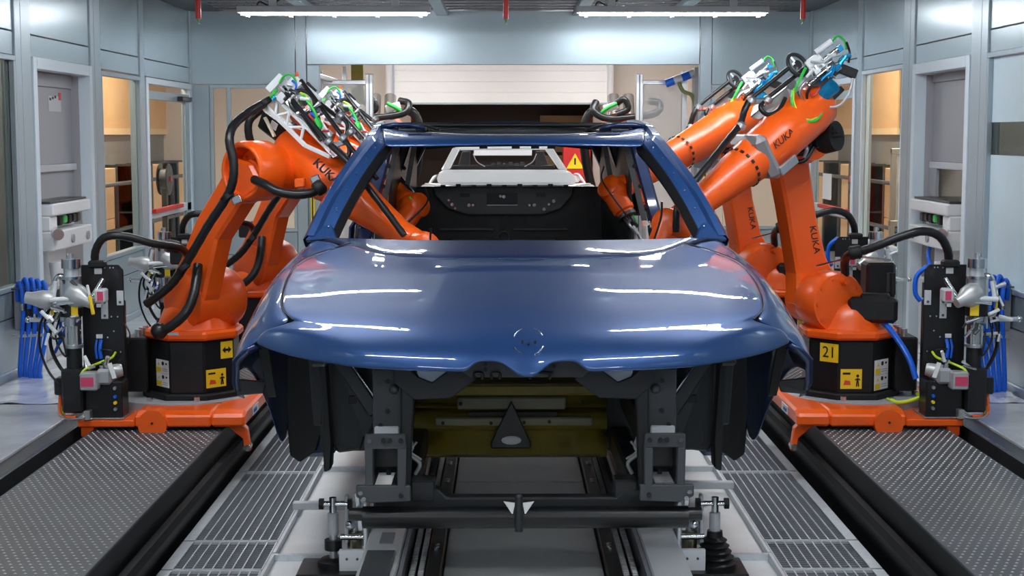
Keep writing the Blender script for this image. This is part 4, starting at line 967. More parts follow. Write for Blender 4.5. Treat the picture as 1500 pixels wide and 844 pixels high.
def forearm(t, armA, armB):
    a_, b_ = V(armA), V(armB); d = (b_ - a_); LL = d.length; d.normalize()
    MB().lathe(a_, d, [(0, 0.085), (0.02, 0.105), (0.10, 0.118), (0.28, 0.120), (0.34, 0.124), (0.36, 0.116), (0.52, 0.110), (LL*0.70, 0.092), (LL*0.85, 0.075), (LL, 0.062)], 28).build('forearm', ORANGE, t, smooth=40)
    x, y, z = basis(d)
    for k in range(18):
        an = math.pi*2*k/18; o = x*math.cos(an) + y*math.sin(an)
        MB().obox(a_ + d*(LL*0.62) + o*0.1045, d, o, d.cross(o), (0.012, 0.006, 0.018)).build('joint_slot', INK, t)
    return a_, b_, d, LL
def robot(label, s, c, y0, sv, A2, A3, armA, armB, lk, number=None, mirror_labels=False):
    t = thing('industrial_robot', label, 'robot', (c[0], c[1], 0.10))
    cx, cy = c; zb = 0.10
    sv = V(sv).normalized(); A2 = V(A2); A3 = V(A3); h = sv.cross(V(0, 0, 1)); up = V(0, 0, 1)
    # base: black octagonal shroud, flange, side terminal box
    base = MB().prism(octo(c, 0.225, zb + 0.025, 0), (0, 0, 0.265)).build('base', BLACK, t, bevel=0.008)
    MB().prism(octo(c, 0.265, zb, 0), (0, 0, 0.03)).build('base_flange', BLACKM, t, bevel=0.006)
    MB().box((min(cx + s*0.205, cx + s*0.315), cy - 0.16, zb + 0.03), (max(cx + s*0.205, cx + s*0.315), cy + 0.12, zb + 0.30)).build('terminal_box', BLACK, t, bevel=0.008)
    for k in range(3): MB().cyl((cx + s*0.26, cy - 0.10 + 0.08*k, zb + 0.30), (cx + s*0.26, cy - 0.10 + 0.08*k, zb + 0.335), 0.016, n=10).build('cable_gland', SILVER, t, smooth=40)
    a = 0.225*math.cos(math.pi/8)
    fn = {'front': (0, -1, 0), 'left': (-math.sqrt(.5), -math.sqrt(.5), 0), 'right': (math.sqrt(.5), -math.sqrt(.5), 0)}
    def on(face, off, z):
        n = V(fn[face]); x = V(0, 0, 1).cross(n)
        return V(cx, cy, z) + n*(a + 0.001) + x*off, n
    if s > 0:
        p, n = on('front', -0.025, 0.200); sheet(t, 'warning_label', p, n, 0.105, 0.098, YELLOW, sym='hazard')
        p, n = on('right', -0.02, 0.215); sheet(t, 'notice_label', p, n, 0.125, 0.150, PAPER, sym='notice')
        p, n = on('left', 0.03, 0.325); sheet(t, 'number_label', p, n, 0.105, 0.092, YELLOW, sym=number or '22')
    else:
        p, n = on('right', -0.02, 0.200); sheet(t, 'warning_label', p, n, 0.115, 0.090, YELLOW, sym='hazard')
        p, n = on('left', 0.03, 0.225); sheet(t, 'notice_label', p, n, 0.110, 0.135, PAPER, sym='notice')
        p, n = on('right', 0.045, 0.335); sheet(t, 'number_label', p, n, 0.07, 0.085, YELLOW, sym='arrow')
    # turntable
    MB().prism(octo(c, 0.25, 0.392, 0), (0, 0, 0.045)).build('turntable', ORANGE, t, bevel=0.012)
    q = V(cx, cy, 0.43)
    low = A2 - sv*0.02
    MB().lathe(q, (0, 0, 1), [(0, 0.19), (0.05, 0.17), (0.10, 0.15), (0.13, 0.12)], 24).build('rotating_column', ORANGE, t, smooth=40)
    m0 = (q + up*0.03); d0 = (A2 - up*0.02) - m0
    MB().bar(m0 - d0*0.1, m0 + d0*1.0, 0.24, 0.20, h).build('shoulder_casting', ORANGE, t, bevel=0.04)
    # shoulder gearbox with round cover
    MB().lathe(A2 - sv*0.05, sv, [(0, 0.14), (0.06, 0.155), (0.16, 0.158), (0.19, 0.145), (0.20, 0.05)], 32).build('shoulder_gearbox', ORANGE, t, smooth=35)
    x, y, z = basis(sv)
    for k in range(10):
        an = 2*math.pi*k/10
        pp = A2 + sv*0.135 + x*(0.125*math.cos(an)) + y*(0.125*math.sin(an))
        MB().cyl(pp, pp + sv*0.012, 0.010, n=6).build('gearbox_bolt', ORANGE, t)
    for an in (1.35, -1.35):
        pp = A2 + sv*0.145 + up*(0.115*math.sin(an)) + x*(0.02)
        MB().cyl(pp, pp + sv*0.03, 0.024, 0.018, n=12).build('lifting_boss', ORANGE, t, smooth=40)
    # motor on the shoulder
    mo = A2 + V(lk['motor'])
    MB().bar(mo, mo + V(lk['motor_dir'])*0.24, 0.115, 0.125, up).build('shoulder_motor', BLACK, t, bevel=0.018)
    MB().bar(mo + V(lk['motor_dir'])*0.06 + up*0.065, mo + V(lk['motor_dir'])*0.20 + up*0.065, 0.09, 0.03, up).build('motor_cap', BLACK, t, bevel=0.008)
    # link arm
    ax = (A3 - A2); L = ax.length; ax.normalize(); w = ax.cross(sv).normalized()
    if w.dot(h) < 0: w = -w
    off = -sv*lk['off']; th = lk['th']
    def lp(u, v): return A2 + ax*(u*L) + w*v + off
    link = MB().prism([lp(u, v) for u, v in lk['shape']], sv*th).build('link_arm', ORANGE, t, bevel=0.014)
    for e, r in ((A2, lk['r2']), (A3, lk['r3'])):
        hollow = lk.get('ring') and e is A3
        MB().lathe(e + off - sv*0.012, sv, [(0.075, 0.002), (0.075, r*0.74), (-0.012, r*0.78), (-0.012, r*0.96), (0.0, r), (th + 0.012, r), (th + 0.024, r*0.86)] if hollow else [(0, r*0.80), (0.012, r), (th + 0.012, r), (th + 0.024, r*0.86)], 32).build('link_eye', ORANGE, link, smooth=35)
    if lk.get('ring'):
        MB().torus(A3 + off - sv*0.022, sv, lk['r3']*0.87, 0.013, 32, 8).build('elbow_ring', ORANGE, link, smooth=60)
        MB().lathe(A3 + off + sv*0.062, -sv, [(0, 0.06), (0.03, 0.055), (0.035, 0.03)], 20).build('recess_hub', ORANGE, link, smooth=40)
        for k in range(7):
            an = k*0.9; x, y, z = basis(sv)
            pp = A3 + off + sv*0.06 + x*(0.078*math.cos(an)) + y*(0.078*math.sin(an))
            MB().cyl(pp, pp - sv*0.022, 0.011, n=6).build('recess_bolt', ORANGE, link)
    tx = lp(lk['text'][0], lk['text'][1]) + (sv*(th + 0.003) if lk['tside'] > 0 else -sv*0.003)
    if lk.get('lettering'):
        plate_text('KUKA', 0.054, tx, -ax, -w, INK, link)
    # elbow gearbox
    MB().lathe(A3 + off + sv*th, sv, [(0, 0.115), (0.03, 0.125), (0.10, 0.125), (0.12, 0.11), (lk['eg'], 0.10)], 28).build('elbow_gearbox', ORANGE, t, smooth=35)
    x, y, z = basis(sv)
    for k in range(16):
        an = 2*math.pi*k/16
        pp = A3 + off + sv*(th + 0.095) + x*(0.118*math.cos(an)) + y*(0.118*math.sin(an))
        MB().cyl(pp, pp + sv*0.014, 0.007, n=6).build('elbow_bolt', ORANGE, t)
    a_, b_, d, LL = forearm(t, armA, armB)
    n2 = d.cross(up).normalized()
    if n2.y > 0: n2 = -n2
    u2 = n2.cross(d); u2 = u2 if u2.z > 0 else -u2
    pc = a_ + d*0.20
    MB().obox(pc + u2*0.0 , d, n2, u2, (0.30, 0.20, 0.20)).build('forearm_housing', ORANGE, t, bevel=0.05)
    return t, a_, b_, d, n2, u2
def wrist(t, b_, d, swing, tip):
    """rounded wrist: elbowed hand and tool flange"""
    sw = V(swing).normalized(); tp = V(tip).normalized()
    MB().lathe(b_ - d*0.02, d, [(0, 0.060), (0.05, 0.066), (0.10, 0.070), (0.13, 0.05)], 20).build('wrist_sleeve', ORANGE, t, smooth=40)
    j = b_ + d*0.13
    MB().lathe(j - sw*0.085, sw, [(0, 0.045), (0.015, 0.070), (0.05, 0.078), (0.12, 0.078), (0.155, 0.070), (0.17, 0.045)], 24).build('wrist_joint', ORANGE, t, smooth=40)
    k = j + sw*0.03
    MB().lathe(k, tp, [(0, 0.062), (0.10, 0.066), (0.15, 0.062), (0.16, 0.05), (0.19, 0.05)], 20).build('wrist_hand', ORANGE, t, smooth=40)
    fl = MB().lathe(k + tp*0.17, tp, [(0, 0.055), (0.02, 0.055), (0.02, 0.03), (0.06, 0.03)], 16).build('tool_flange', DSTEEL, t, smooth=40)
    e = k + tp*0.22
    MB().obox(e, sw, tp, sw.cross(tp), (0.06, 0.07, 0.05)).build('nozzle_block', BLACK, fl, bevel=0.006)
    MB().cyl(e + tp*0.03, e + tp*0.16 - sw*0.03, 0.012, 0.006, n=10).build('nozzle', SILVER, fl, smooth=40)
    MB().tube([e, e - sw*0.05 + V(0, -0.03, 0.03), k - sw*0.09 + V(0, -0.05, 0.02), k - sw*0.05 + V(0, -0.08, 0.06), j + V(0, -0.08, 0.04)], 0.006, 6).build('green_cable', GREENHOSE, fl, smooth=60)
    MB().tube([e, e + sw*0.06 + V(0, -0.02, 0.02), k + sw*0.09 + V(0, -0.04, 0.0), k + sw*0.08 + V(0, -0.06, 0.09)], 0.005, 6).build('black_cable', RUBBER, fl, smooth=60)
    MB().tube([e - tp*0.02, e + sw*0.05 + tp*0.05, e + sw*0.02 + tp*0.10], 0.008, 6).build('silver_pipe', SILVER, fl, smooth=60)
    return k
# ---- right robot
CR_ = 1.737; YR = 7.52
carriage(CR_, 1, YR, 'orange carriage under the front right robot with a black base')
sR = (0.35, -0.94, 0)
lkR = dict(off=0.17, th=0.13, r2=0.125, r3=0.11, eg=0.2, ring=False, tside=1, text=(0.37, -0.03), lettering=True,
           motor=(0.10, -0.10, -0.03), motor_dir=(0.96, -0.28, 0),
           shape=[(-0.02, 0.13), (0.18, 0.10), (0.6, 0.095), (0.9, 0.10), (1.0, 0.08), (1.0, -0.08), (0.88, -0.085), (0.5, -0.07), (0.25, -0.085), (0.06, -0.14), (-0.08, -0.10), (-0.10, 0.04)])
R1, a_, b_, d, n2, u2 = robot('orange robot at front right, forearm rising to upper right', 1, (1.662, 7.50), YR, sR,
    (1.544,7.520,0.564), (1.403,7.600,1.369), (1.495,7.420,1.560), (0.802,7.000,1.045), lkR, number='21')
wrist(R1, b_, d, (-0.55, -0.75, 0.25), (-0.35, -0.1, -0.95))
plate_text('KUKA', 0.052, a_ + d*0.395 + n2*0.1185 + u2*0.035, (d if d.x > 0 else -d), u2, INK, R1)
ka = a_ + d*0.50
MB().obox(ka, d, n2, u2, (0.075, 0.242, 0.242)).build('clamp_band', mat('band_grey', (0.42, 0.42, 0.43), 0.35, 0.6), R1, bevel=0.03)
MB().obox(ka - d*0.06 + n2*0.122 - u2*0.085, d, n2, u2, (0.12, 0.02, 0.045)).build('band_clip', SILVER, R1, bevel=0.004)
# black motors behind the elbow
mm = V((1.386,7.620,1.359)); me_ = V((1.576,7.450,1.390))
MB().lathe(mm, me_ - mm, [(0, 0.07), (0.05, 0.085), (0.16, 0.085), ((me_-mm).length, 0.075)], 20).build('elbow_motor', BLACKM, R1, smooth=40)
for k in range(4): MB().bar(V((1.407,7.520,1.420)) + V(0.02*k, -0.015*k, -0.012*k), V((1.536,7.440,1.447)) + V(0.02*k, -0.015*k, -0.018*k), 0.022, 0.016).build('motor_rib', BLACKM, R1, bevel=0.003)
MB().cyl(V((1.411,7.500,1.339)), V((1.483,7.420,1.360)), 0.028, n=12).build('motor_plug', BLACK, R1, smooth=40)
for pts in ((((1.442,7.420,1.353)), (1.405,7.400,1.313), (1.349,7.420,1.300), (1.287,7.450,1.336)), ((1.456,7.420,1.333), (1.400,7.400,1.266), (1.316,7.420,1.280), (1.236,7.450,1.340)), ((1.432,7.420,1.367), (1.361,7.400,1.347), (1.303,7.450,1.370))):
    MB().tube(pts, 0.012, 8).build('motor_cable', RUBBER, R1, smooth=60)
for pts in (((1.377,7.400,1.377), (1.341,7.380,1.347), (1.304,7.400,1.333)), ((1.398,7.400,1.360), (1.415,7.380,1.327), (1.406,7.400,1.286))):
    MB().tube(pts, 0.010, 8).build('steel_braid', SILVER, R1, smooth=60)
def tooling_right(t):
    k = MB()
    k.prism([(1.118,7.300,1.479), (1.309,7.380,1.625), (1.346,7.380,1.612), (1.337,7.380,1.566), (1.165,7.300,1.466)], (0.03, 0.10, 0.05))
    tr = k.build('tool_rack', ALU, t, bevel=0.004)
    def rod(a, b, r, m, nm='guide_rod', n=10): return MB().cyl(a, b, r, n=n).build(nm, m, tr, smooth=40)
    rod((1.097,7.220,1.556), (1.305,7.300,1.717), 0.011, RUBBER); rod((1.189,7.280,1.563), (1.390,7.360,1.714), 0.011, RUBBER)
    for c in ((1.104,7.220,1.559), (1.192,7.280,1.563), (1.054,7.200,1.439)):
        MB().lathe(V(c) - V(0, 0.0, 0.02), (0.4, 0, 0.9), [(0, 0.014), (0.01, 0.024), (0.03, 0.024), (0.04, 0.014)], 12).build('rod_clamp', SILVER, tr, smooth=40)
    MB().bar((1.105,7.230,1.553), (1.192,7.280,1.557), 0.03, 0.03).build('clamp_bridge', SILVER, tr, bevel=0.006)
    MB().tube([(1.101,7.220,1.556), (1.075,7.200,1.507), (1.054,7.200,1.439), (0.987,7.120,1.371), (0.886,6.980,1.268), (0.762,6.860,1.133), (0.718,6.820,1.064), (0.713,6.820,0.955)], 0.016, 8, 4, 0.0012).build('feed_hose', RUBBER, t, smooth=50)
    MB().tube([(1.173,7.260,1.553), (1.160,7.240,1.520), (1.196,7.240,1.491), (1.249,7.260,1.511), (1.288,7.300,1.571)], 0.012, 8).build('loop_hose', RUBBER, tr, smooth=60)
    # tension pulley
    pc = V((1.352,7.340,1.732)); pn = V(0.45, -0.75, 0.45)
    pu = MB().torus(pc, pn, 0.058, 0.010, 28, 8).build('pulley_rim', mat('pulley_black', (0.03, 0.032, 0.035), 0.3), tr, smooth=60)
    MB().cyl(pc - pn.normalized()*0.01, pc + pn.normalized()*0.01, 0.022, n=14).build('pulley_hub', STEEL, pu, smooth=40)
    x, y, z = basis(pn)
    for q in range(3): MB().bar(pc + x*0.02*math.cos(q*2.1) + y*0.02*math.sin(q*2.1), pc + x*0.055*math.cos(q*2.1) + y*0.055*math.sin(q*2.1), 0.008, 0.008).build('pulley_spoke', SILVER, pu)
    # valves, cylinders and fittings
    rod((1.417,7.380,1.536), (1.487,7.320,1.594), 0.031, SILVER, 'cylinder', 16); rod((1.472,7.330,1.581), (1.520,7.280,1.632), 0.036, CYAN, 'cyan_cylinder', 18)
    rod((1.453,7.400,1.794), (1.527,7.380,1.849), 0.016, WHITE, 'vent_tube'); rod((1.416,7.360,1.723), (1.471,7.360,1.769), 0.020, WHITE, 'valve_tube')
    rod((1.365,7.360,1.631), (1.459,7.340,1.703), 0.024, LGREY, 'valve_tube'); rod((1.405,7.300,1.642), (1.503,7.300,1.721), 0.015, STEEL, 'valve_tube'); rod((1.478,7.360,1.750), (1.549,7.340,1.808), 0.014, STEEL, 'valve_tube')
    MB().obox(V((1.434,7.370,1.740)), (0.8, 0, 0.6), (0, 1, 0), (-0.6, 0, 0.8), (0.07, 0.05, 0.06)).build('valve_block', WHITE, tr, bevel=0.004)
    MB().obox(V((1.484,7.380,1.678)), (0.8, 0, 0.6), (0, 1, 0), (-0.6, 0, 0.8), (0.16, 0.06, 0.07)).build('valve_block', DSTEEL, tr, bevel=0.004)
    MB().obox(V((1.440,7.310,1.688)), (0.8, 0, 0.6), (0, 1, 0), (-0.6, 0, 0.8), (0.05, 0.03, 0.05)).build('valve_block', WHITE, tr, bevel=0.004)
    MB().obox(V((1.591,7.340,1.703)), (0.9, 0, -0.35), (0, 1, 0), (0.35, 0, 0.9), (0.10, 0.05, 0.045)).build('sensor_arm', BLACK, tr, bevel=0.004)
    MB().obox(V((1.525,7.450,1.554)), (0.7, 0, 0.7), (0, 1, 0), (-0.7, 0, 0.7), (0.20, 0.04, 0.03)).build('rear_spine', BLACK, tr, bevel=0.004)
    for a, b in (((1.522,7.280,1.700), (1.576,7.280,1.772)), ((1.499,7.280,1.674), (1.514,7.260,1.725)), ((1.548,7.300,1.753), (1.600,7.300,1.779))): MB().cyl(a, b, 0.010, n=8).build('blue_fitting', CYAN, tr, smooth=40)
    MB().obox(V((1.557,7.360,1.809)), (0.8, 0, 0.6), (0, 1, 0), (-0.6, 0, 0.8), (0.035, 0.03, 0.03)).build('blue_fitting', CYAN, tr, bevel=0.003)
    gr = random.Random(3)
    for k in range(16):
        x_, y_ = 1168 + gr.random()*62, 0
        y_ = 132 - (x_ - 1168)*0.95 + gr.uniform(-10, 24)
        c = V(tuple(C_ for C_ in at_depth(x_, y_, 7.30)))
        dd = V(gr.uniform(-1, 1), gr.uniform(-.5, .5), gr.uniform(-1, 1)).normalized()
        MB().cyl(c, c + dd*gr.uniform(0.02, 0.05), gr.uniform(0.005, 0.010), n=8).build('fitting', (STEEL, WHITE, SILVER, DSTEEL)[k % 4], tr, smooth=40)
    for pts, m, r in ((((1.320,7.280,1.609), (1.314,7.260,1.550), (1.331,7.240,1.498), (1.373,7.220,1.462), (1.430,7.240,1.465), (1.470,7.280,1.511)), GREENHOSE, 0.0075), (((1.326,7.280,1.616), (1.322,7.250,1.550), (1.349,7.230,1.491), (1.393,7.220,1.465), (1.447,7.260,1.482)), LIME, 0.005),
        (((1.467,7.300,1.528), (1.546,7.300,1.534), (1.595,7.300,1.590), (1.617,7.320,1.656), (1.623,7.330,1.683)), LGREY, 0.006), (((1.524,7.380,1.843), (1.550,7.380,1.872), (1.583,7.380,1.856), (1.593,7.360,1.809)), GREENHOSE, 0.006),
        (((1.388,7.320,1.715), (1.361,7.280,1.674), (1.342,7.280,1.635), (1.327,7.280,1.603)), GREENHOSE, 0.008), (((1.434,7.280,1.674), (1.377,7.260,1.648), (1.352,7.260,1.602), (1.377,7.280,1.550)), SILVER, 0.006), (((1.479,7.280,1.697), (1.409,7.250,1.634), (1.387,7.270,1.583), (1.414,7.300,1.525)), RUBBER, 0.007),
        (((1.574,7.300,1.766), (1.529,7.270,1.719), (1.490,7.270,1.687), (1.454,7.280,1.655)), CYAN, 0.007), (((1.593,7.360,1.841), (1.603,7.330,1.787), (1.598,7.330,1.742)), BLACK, 0.006), (((1.418,7.340,1.749), (1.463,7.300,1.740), (1.502,7.300,1.766), (1.552,7.320,1.780)), LGREY, 0.006), (((1.446,7.270,1.615), (1.418,7.260,1.583), (1.400,7.270,1.602), (1.382,7.280,1.622)), RED, 0.005)):
        MB().tube(pts, r, 6).build('hose', m, tr, smooth=60)
    MB().tube([(1.302,7.350,1.304), (1.224,7.320,1.268), (1.148,7.300,1.255), (1.087,7.250,1.282)], 0.012, 8).build('lower_cable', RUBBER, t, smooth=60)
    MB().bar((1.463,7.340,1.502), (1.131,7.200,1.257), 0.02, 0.03).build('cable_tray', BLACK, t, bevel=0.004)
def at_depth(px, py, Y):
    """point of the working plane Y"""
    return (-0.07 + (px - 738.0)*Y/2200.0, Y, 1.4 - (py - 196.0)*Y/2200.0)
tooling_right(R1)
# ---- left robot
CL_ = -1.715; YL = 7.52
carriage(CL_, -1, YL, 'orange carriage under the front left robot with a black base')
sL = (0.6, 0.8, 0)
lkL = dict(off=0.16, th=0.12, r2=0.14, r3=0.145, eg=0.16, ring=True, tside=-1, text=(0.3, 0), lettering=False,
           motor=(-0.06, 0.10, -0.02), motor_dir=(-0.7, 0.7, 0),
           shape=[(-0.05, 0.13), (0.15, 0.105), (0.5, 0.02), (0.8, 0.05), (1.0, 0.12), (1.06, 0.0), (1.0, -0.12), (0.8, -0.13), (0.5, -0.155), (0.2, -0.135), (0.0, -0.14), (-0.1, -0.05)])
L1, a_, b_, d, n2, u2 = robot('orange robot at front left, link arm bent to the right, black hoses', -1, (-1.625, 7.50), YL, sL,
    (-1.561,7.500,0.575), (-1.198,7.280,1.223), (-1.137,7.420,1.347), (-0.543,6.930,0.939), lkL)
plate_text('KUKA', 0.055, V((-0.897,7.020,1.223)), V((-0.863,7.050,1.190)) - V((-0.941,7.050,1.267)), (0.5, 0, 0.6), INK, L1, extrude=0.02)
wrist(L1, b_, d, (0.5, -0.8, 0.1), (0.5, -0.2, -0.85))
MB().obox(V((-0.999,7.350,1.453)), d, n2, u2, (0.30, 0.10, 0.10)).build('forearm_saddle', ORANGE, L1, bevel=0.03)
MB().obox(V((-1.027,7.080,1.170)), (1, 0, 0.1), (0, 1, 0), (0, 0, 1), (0.05, 0.05, 0.045)).build('forearm_stop', ORANGE, L1, bevel=0.006)
MB().obox(V((-1.186,7.420,1.433)), d, n2, u2, (0.17, 0.10, 0.09)).build('elbow_motor', BLACK, L1, bevel=0.012)
MB().obox(V((-1.188,7.350,1.440)), d, n2, u2, (0.045, 0.004, 0.035)).build('motor_label', PAPER, L1)
def tooling_left(t):
    def bar(a, b, w=0.014, h=0.014, m=WHITE, nm='lattice_bar'): return MB().bar(a, b, w, h).build(nm, m, tr, bevel=0.002)
    tr = MB().prism([(-1.162,7.300,1.560), (-1.149,7.300,1.570), (-0.835,7.100,1.304), (-0.874,7.100,1.285)], (0.02, 0.08, 0.0)).build('tool_rack', ALU, t, bevel=0.004)
    r1 = [(-1.225,7.300,1.538), (-1.010,7.140,1.345), (-0.882,7.060,1.292)]; r2 = [(-1.162,7.300,1.564), (-1.039,7.200,1.458), (-0.884,7.080,1.317)]
    bar(r1[0], r1[1], 0.018, 0.018); bar(r1[1], r1[2], 0.018, 0.018); bar(r2[0], r2[2], 0.012, 0.012)
    for a, b in ((r1[0], r2[0]), ((-1.167,7.260,1.485), (-1.095,7.240,1.504)), ((-1.110,7.220,1.432), (-1.095,7.240,1.504)), ((-1.110,7.220,1.432), (-1.020,7.180,1.432)), ((-1.034,7.160,1.368), (-1.020,7.180,1.432)), ((-1.167,7.260,1.485), (-1.162,7.300,1.560))): bar(a, b, 0.012, 0.012)
    for a, b in (((-1.101,7.220,1.588), (-0.876,7.020,1.349)), ((-1.046,7.300,1.655), (-0.804,7.060,1.362)), ((-0.952,7.300,1.544), (-0.844,7.200,1.465)), ((-0.829,7.060,1.387), (-0.650,6.880,1.195))):
        MB().cyl(a, b, 0.011, n=10).build('guide_rod', RUBBER, tr, smooth=40)
    for c in ((-0.876,7.020,1.356), (-0.813,7.050,1.371), (-0.840,7.200,1.478), (-0.782,7.100,1.400)):
        MB().lathe(V(c) - V(0.02, 0, -0.02), (0.7, 0, -0.7), [(0, 0.014), (0.008, 0.022), (0.026, 0.022), (0.034, 0.014)], 12).build('rod_clamp', SILVER, tr, smooth=40)
    MB().bar((-0.874,7.030,1.343), (-0.811,7.060,1.362), 0.026, 0.026).build('clamp_bridge', SILVER, tr, bevel=0.005)
    MB().bar((-0.924,7.220,1.471), (-0.844,7.200,1.458), 0.022, 0.022).build('clamp_bridge', SILVER, tr, bevel=0.005)
    MB().tube([(-0.840,7.200,1.478), (-0.816,7.180,1.452), (-0.811,7.160,1.419), (-0.817,7.120,1.387)], 0.010, 8).build('loop_hose', RUBBER, tr, smooth=60)
    MB().tube([(-0.809,7.050,1.368), (-0.789,7.030,1.337), (-0.794,7.020,1.299), (-0.820,7.020,1.286)], 0.012, 8).build('loop_hose', RUBBER, tr, smooth=60)
    MB().tube([(-0.876,7.020,1.349), (-0.786,6.940,1.269), (-0.686,6.860,1.152), (-0.589,6.800,1.034), (-0.519,6.760,0.944)], 0.015, 8, 4, 0.0012).build('feed_hose', RUBBER, t, smooth=50)
    pc = V((-1.033,7.240,1.549)); pn = V(0.45, -0.8, 0.4)
    pu = MB().torus(pc, pn, 0.062, 0.011, 28, 8).build('pulley_rim', MATS['pulley_black'], tr, smooth=60)
    MB().torus(pc + pn.normalized()*-0.004, pn, 0.050, 0.006, 24, 6).build('pulley_rim', WHITE, pu, smooth=60)
    MB().cyl(pc - pn.normalized()*0.012, pc + pn.normalized()*0.012, 0.024, n=14).build('pulley_hub', STEEL, pu, smooth=40)
    for c, w, h_, m in (((-1.174,7.320,1.643), 0.10, 0.035, WHITE), ((-1.121,7.340,1.624), 0.09, 0.05, LGREY), ((-1.079,7.320,1.636), 0.07, 0.04, WHITE), ((-1.100,7.300,1.583), 0.06, 0.03, STEEL), ((-1.136,7.280,1.573), 0.05, 0.05, SILVER), ((-1.025,7.340,1.617), 0.10, 0.03, WHITE), ((-0.983,7.340,1.578), 0.09, 0.025, WHITE), ((-1.005,7.360,1.624), 0.06, 0.02, BLACK), ((-1.025,7.300,1.485), 0.05, 0.03, WHITE), ((-0.938,7.220,1.419), 0.06, 0.03, WHITE), ((-0.909,7.200,1.400), 0.04, 0.04, LGREY)):
        sl = (0.7, 0, 0.72) if c[0] < -1.12 and m is WHITE and w == 0.10 else (0.72, 0, -0.69)
        MB().obox(V(c), sl, (0, 1, 0), (-sl[2], 0, sl[0]), (w, 0.035, h_)).build('valve_block', m, tr, bevel=0.003)
    bar((-1.107,7.260,1.589), (-1.043,7.280,1.645), 0.012, 0.012)
    MB().bar((-1.078,7.320,1.669), (-0.952,7.300,1.564), 0.02, 0.02).build('rack_edge', WHITE, tr, bevel=0.003)
    MB().bar((-1.226,7.320,1.479), (-1.178,7.300,1.387), 0.014, 0.012).build('terminal_strip', mat('cream_strip', (0.75, 0.72, 0.55), 0.5), tr)
    gr = random.Random(5)
    for k in range(18):
        u = gr.random(); x_ = 412 + u*70; y_ = 128 + u*62 + gr.uniform(-14, 10)
        c = V(at_depth(x_, y_, 7.24 - 0.1*u))
        dd = V(gr.uniform(-1, 1), gr.uniform(-.5, .5), gr.uniform(-1, 1)).normalized()
        MB().cyl(c, c + dd*gr.uniform(0.02, 0.05), gr.uniform(0.005, 0.010), n=8).build('fitting', (STEEL, WHITE, SILVER, DSTEEL)[k % 4], tr, smooth=40)
    for pts, m, r in ((((-1.151,7.300,1.642), (-1.128,7.300,1.675), (-1.098,7.300,1.684), (-1.075,7.300,1.661), (-1.069,7.300,1.629)), GREENHOSE, 0.006), (((-1.199,7.280,1.563), (-1.175,7.260,1.589), (-1.165,7.280,1.609)), GREENHOSE, 0.010), (((-1.179,7.260,1.563), (-1.163,7.260,1.576)), CYAN, 0.008),
        (((-1.024,7.200,1.581), (-0.996,7.180,1.548), (-0.962,7.160,1.496), (-0.938,7.120,1.426)), GREENHOSE, 0.008), (((-0.953,7.140,1.467), (-0.938,7.120,1.438), (-0.945,7.120,1.419)), GREENHOSE, 0.016), (((-0.984,7.180,1.497), (-0.955,7.160,1.477)), BLUEHOSE, 0.012), (((-0.994,7.160,1.490), (-0.966,7.140,1.451)), RED, 0.008), (((-1.086,7.280,1.654), (-1.065,7.270,1.635), (-1.072,7.270,1.609)), BLUEHOSE, 0.006),
        (((-1.039,7.220,1.594), (-1.004,7.200,1.574), (-0.986,7.200,1.542)), LIME, 0.006), (((-1.068,7.300,1.694), (-1.062,7.300,1.675)), ORANGE, 0.008), (((-0.934,7.140,1.464), (-0.906,7.120,1.419), (-0.883,7.080,1.387)), WHITE, 0.006), (((-0.923,7.100,1.413), (-0.891,7.100,1.413)), RED, 0.006), (((-1.114,7.240,1.595), (-1.079,7.220,1.549), (-1.038,7.200,1.503), (-0.995,7.160,1.445), (-0.930,7.100,1.368)), RUBBER, 0.008)):
        MB().tube(pts, r, 6).build('hose', m, tr, smooth=60)
tooling_left(L1)
h1 = MB().tube([(-1.216,7.260,1.546), (-1.291,7.200,1.497), (-1.339,7.100,1.438), (-1.351,7.050,1.368), (-1.332,7.040,1.273), (-1.337,7.040,1.178), (-1.377,7.060,1.094), (-1.475,7.120,0.962), (-1.585,7.200,0.800), (-1.666,7.240,0.690), (-1.734,7.260,0.628), (-1.813,7.280,0.573)], 0.021, 10, 5, 0.0012).build('energy_hose', RUBBER, L1, smooth=50)
for c in ((-1.364,7.060,1.107), (-1.606,7.200,0.760), (-1.212,7.260,1.550)):
    MB().lathe(V(c) - V(0.012, 0, -0.012), (0.6, 0, -0.8), [(0, 0.028), (0.004, 0.034), (0.026, 0.034), (0.03, 0.028)], 14).build('hose_clamp', BLACKM, h1, smooth=40)
MB().obox(V((-1.330,7.100,1.092)), (1, 0, 0.4), (0, 1, 0), (-0.4, 0, 1), (0.045, 0.04, 0.04)).build('clamp_bracket', STEEL, h1, bevel=0.004)
MB().tube([(-1.242,7.320,1.518), (-1.296,7.300,1.466), (-1.303,7.300,1.400), (-1.285,7.320,1.328), (-1.273,7.340,1.268)], 0.019, 10, 5, 0.001).build('energy_hose', RUBBER, L1, smooth=50)
MB().tube([(-1.239,7.050,1.187), (-1.178,6.980,1.167), (-1.109,6.940,1.134), (-1.027,6.940,1.121), (-0.954,6.960,1.130), (-0.921,7.000,1.160)], 0.021, 10, 5, 0.0012).build('elbow_hose', RUBBER, L1, smooth=50)
MB().lathe(V((-0.943,6.970,1.136)), (0.6, 0.2, 0.5), [(0, 0.03), (0.01, 0.036), (0.04, 0.036), (0.05, 0.028)], 14).build('hose_clamp', BLACKM, L1, smooth=40)
MB().obox(V((-0.940,7.000,1.179)), (1, 0, 0.4), (0, 1, 0), (-0.4, 0, 1), (0.045, 0.04, 0.06)).build('clamp_bracket', STEEL, L1, bevel=0.004)
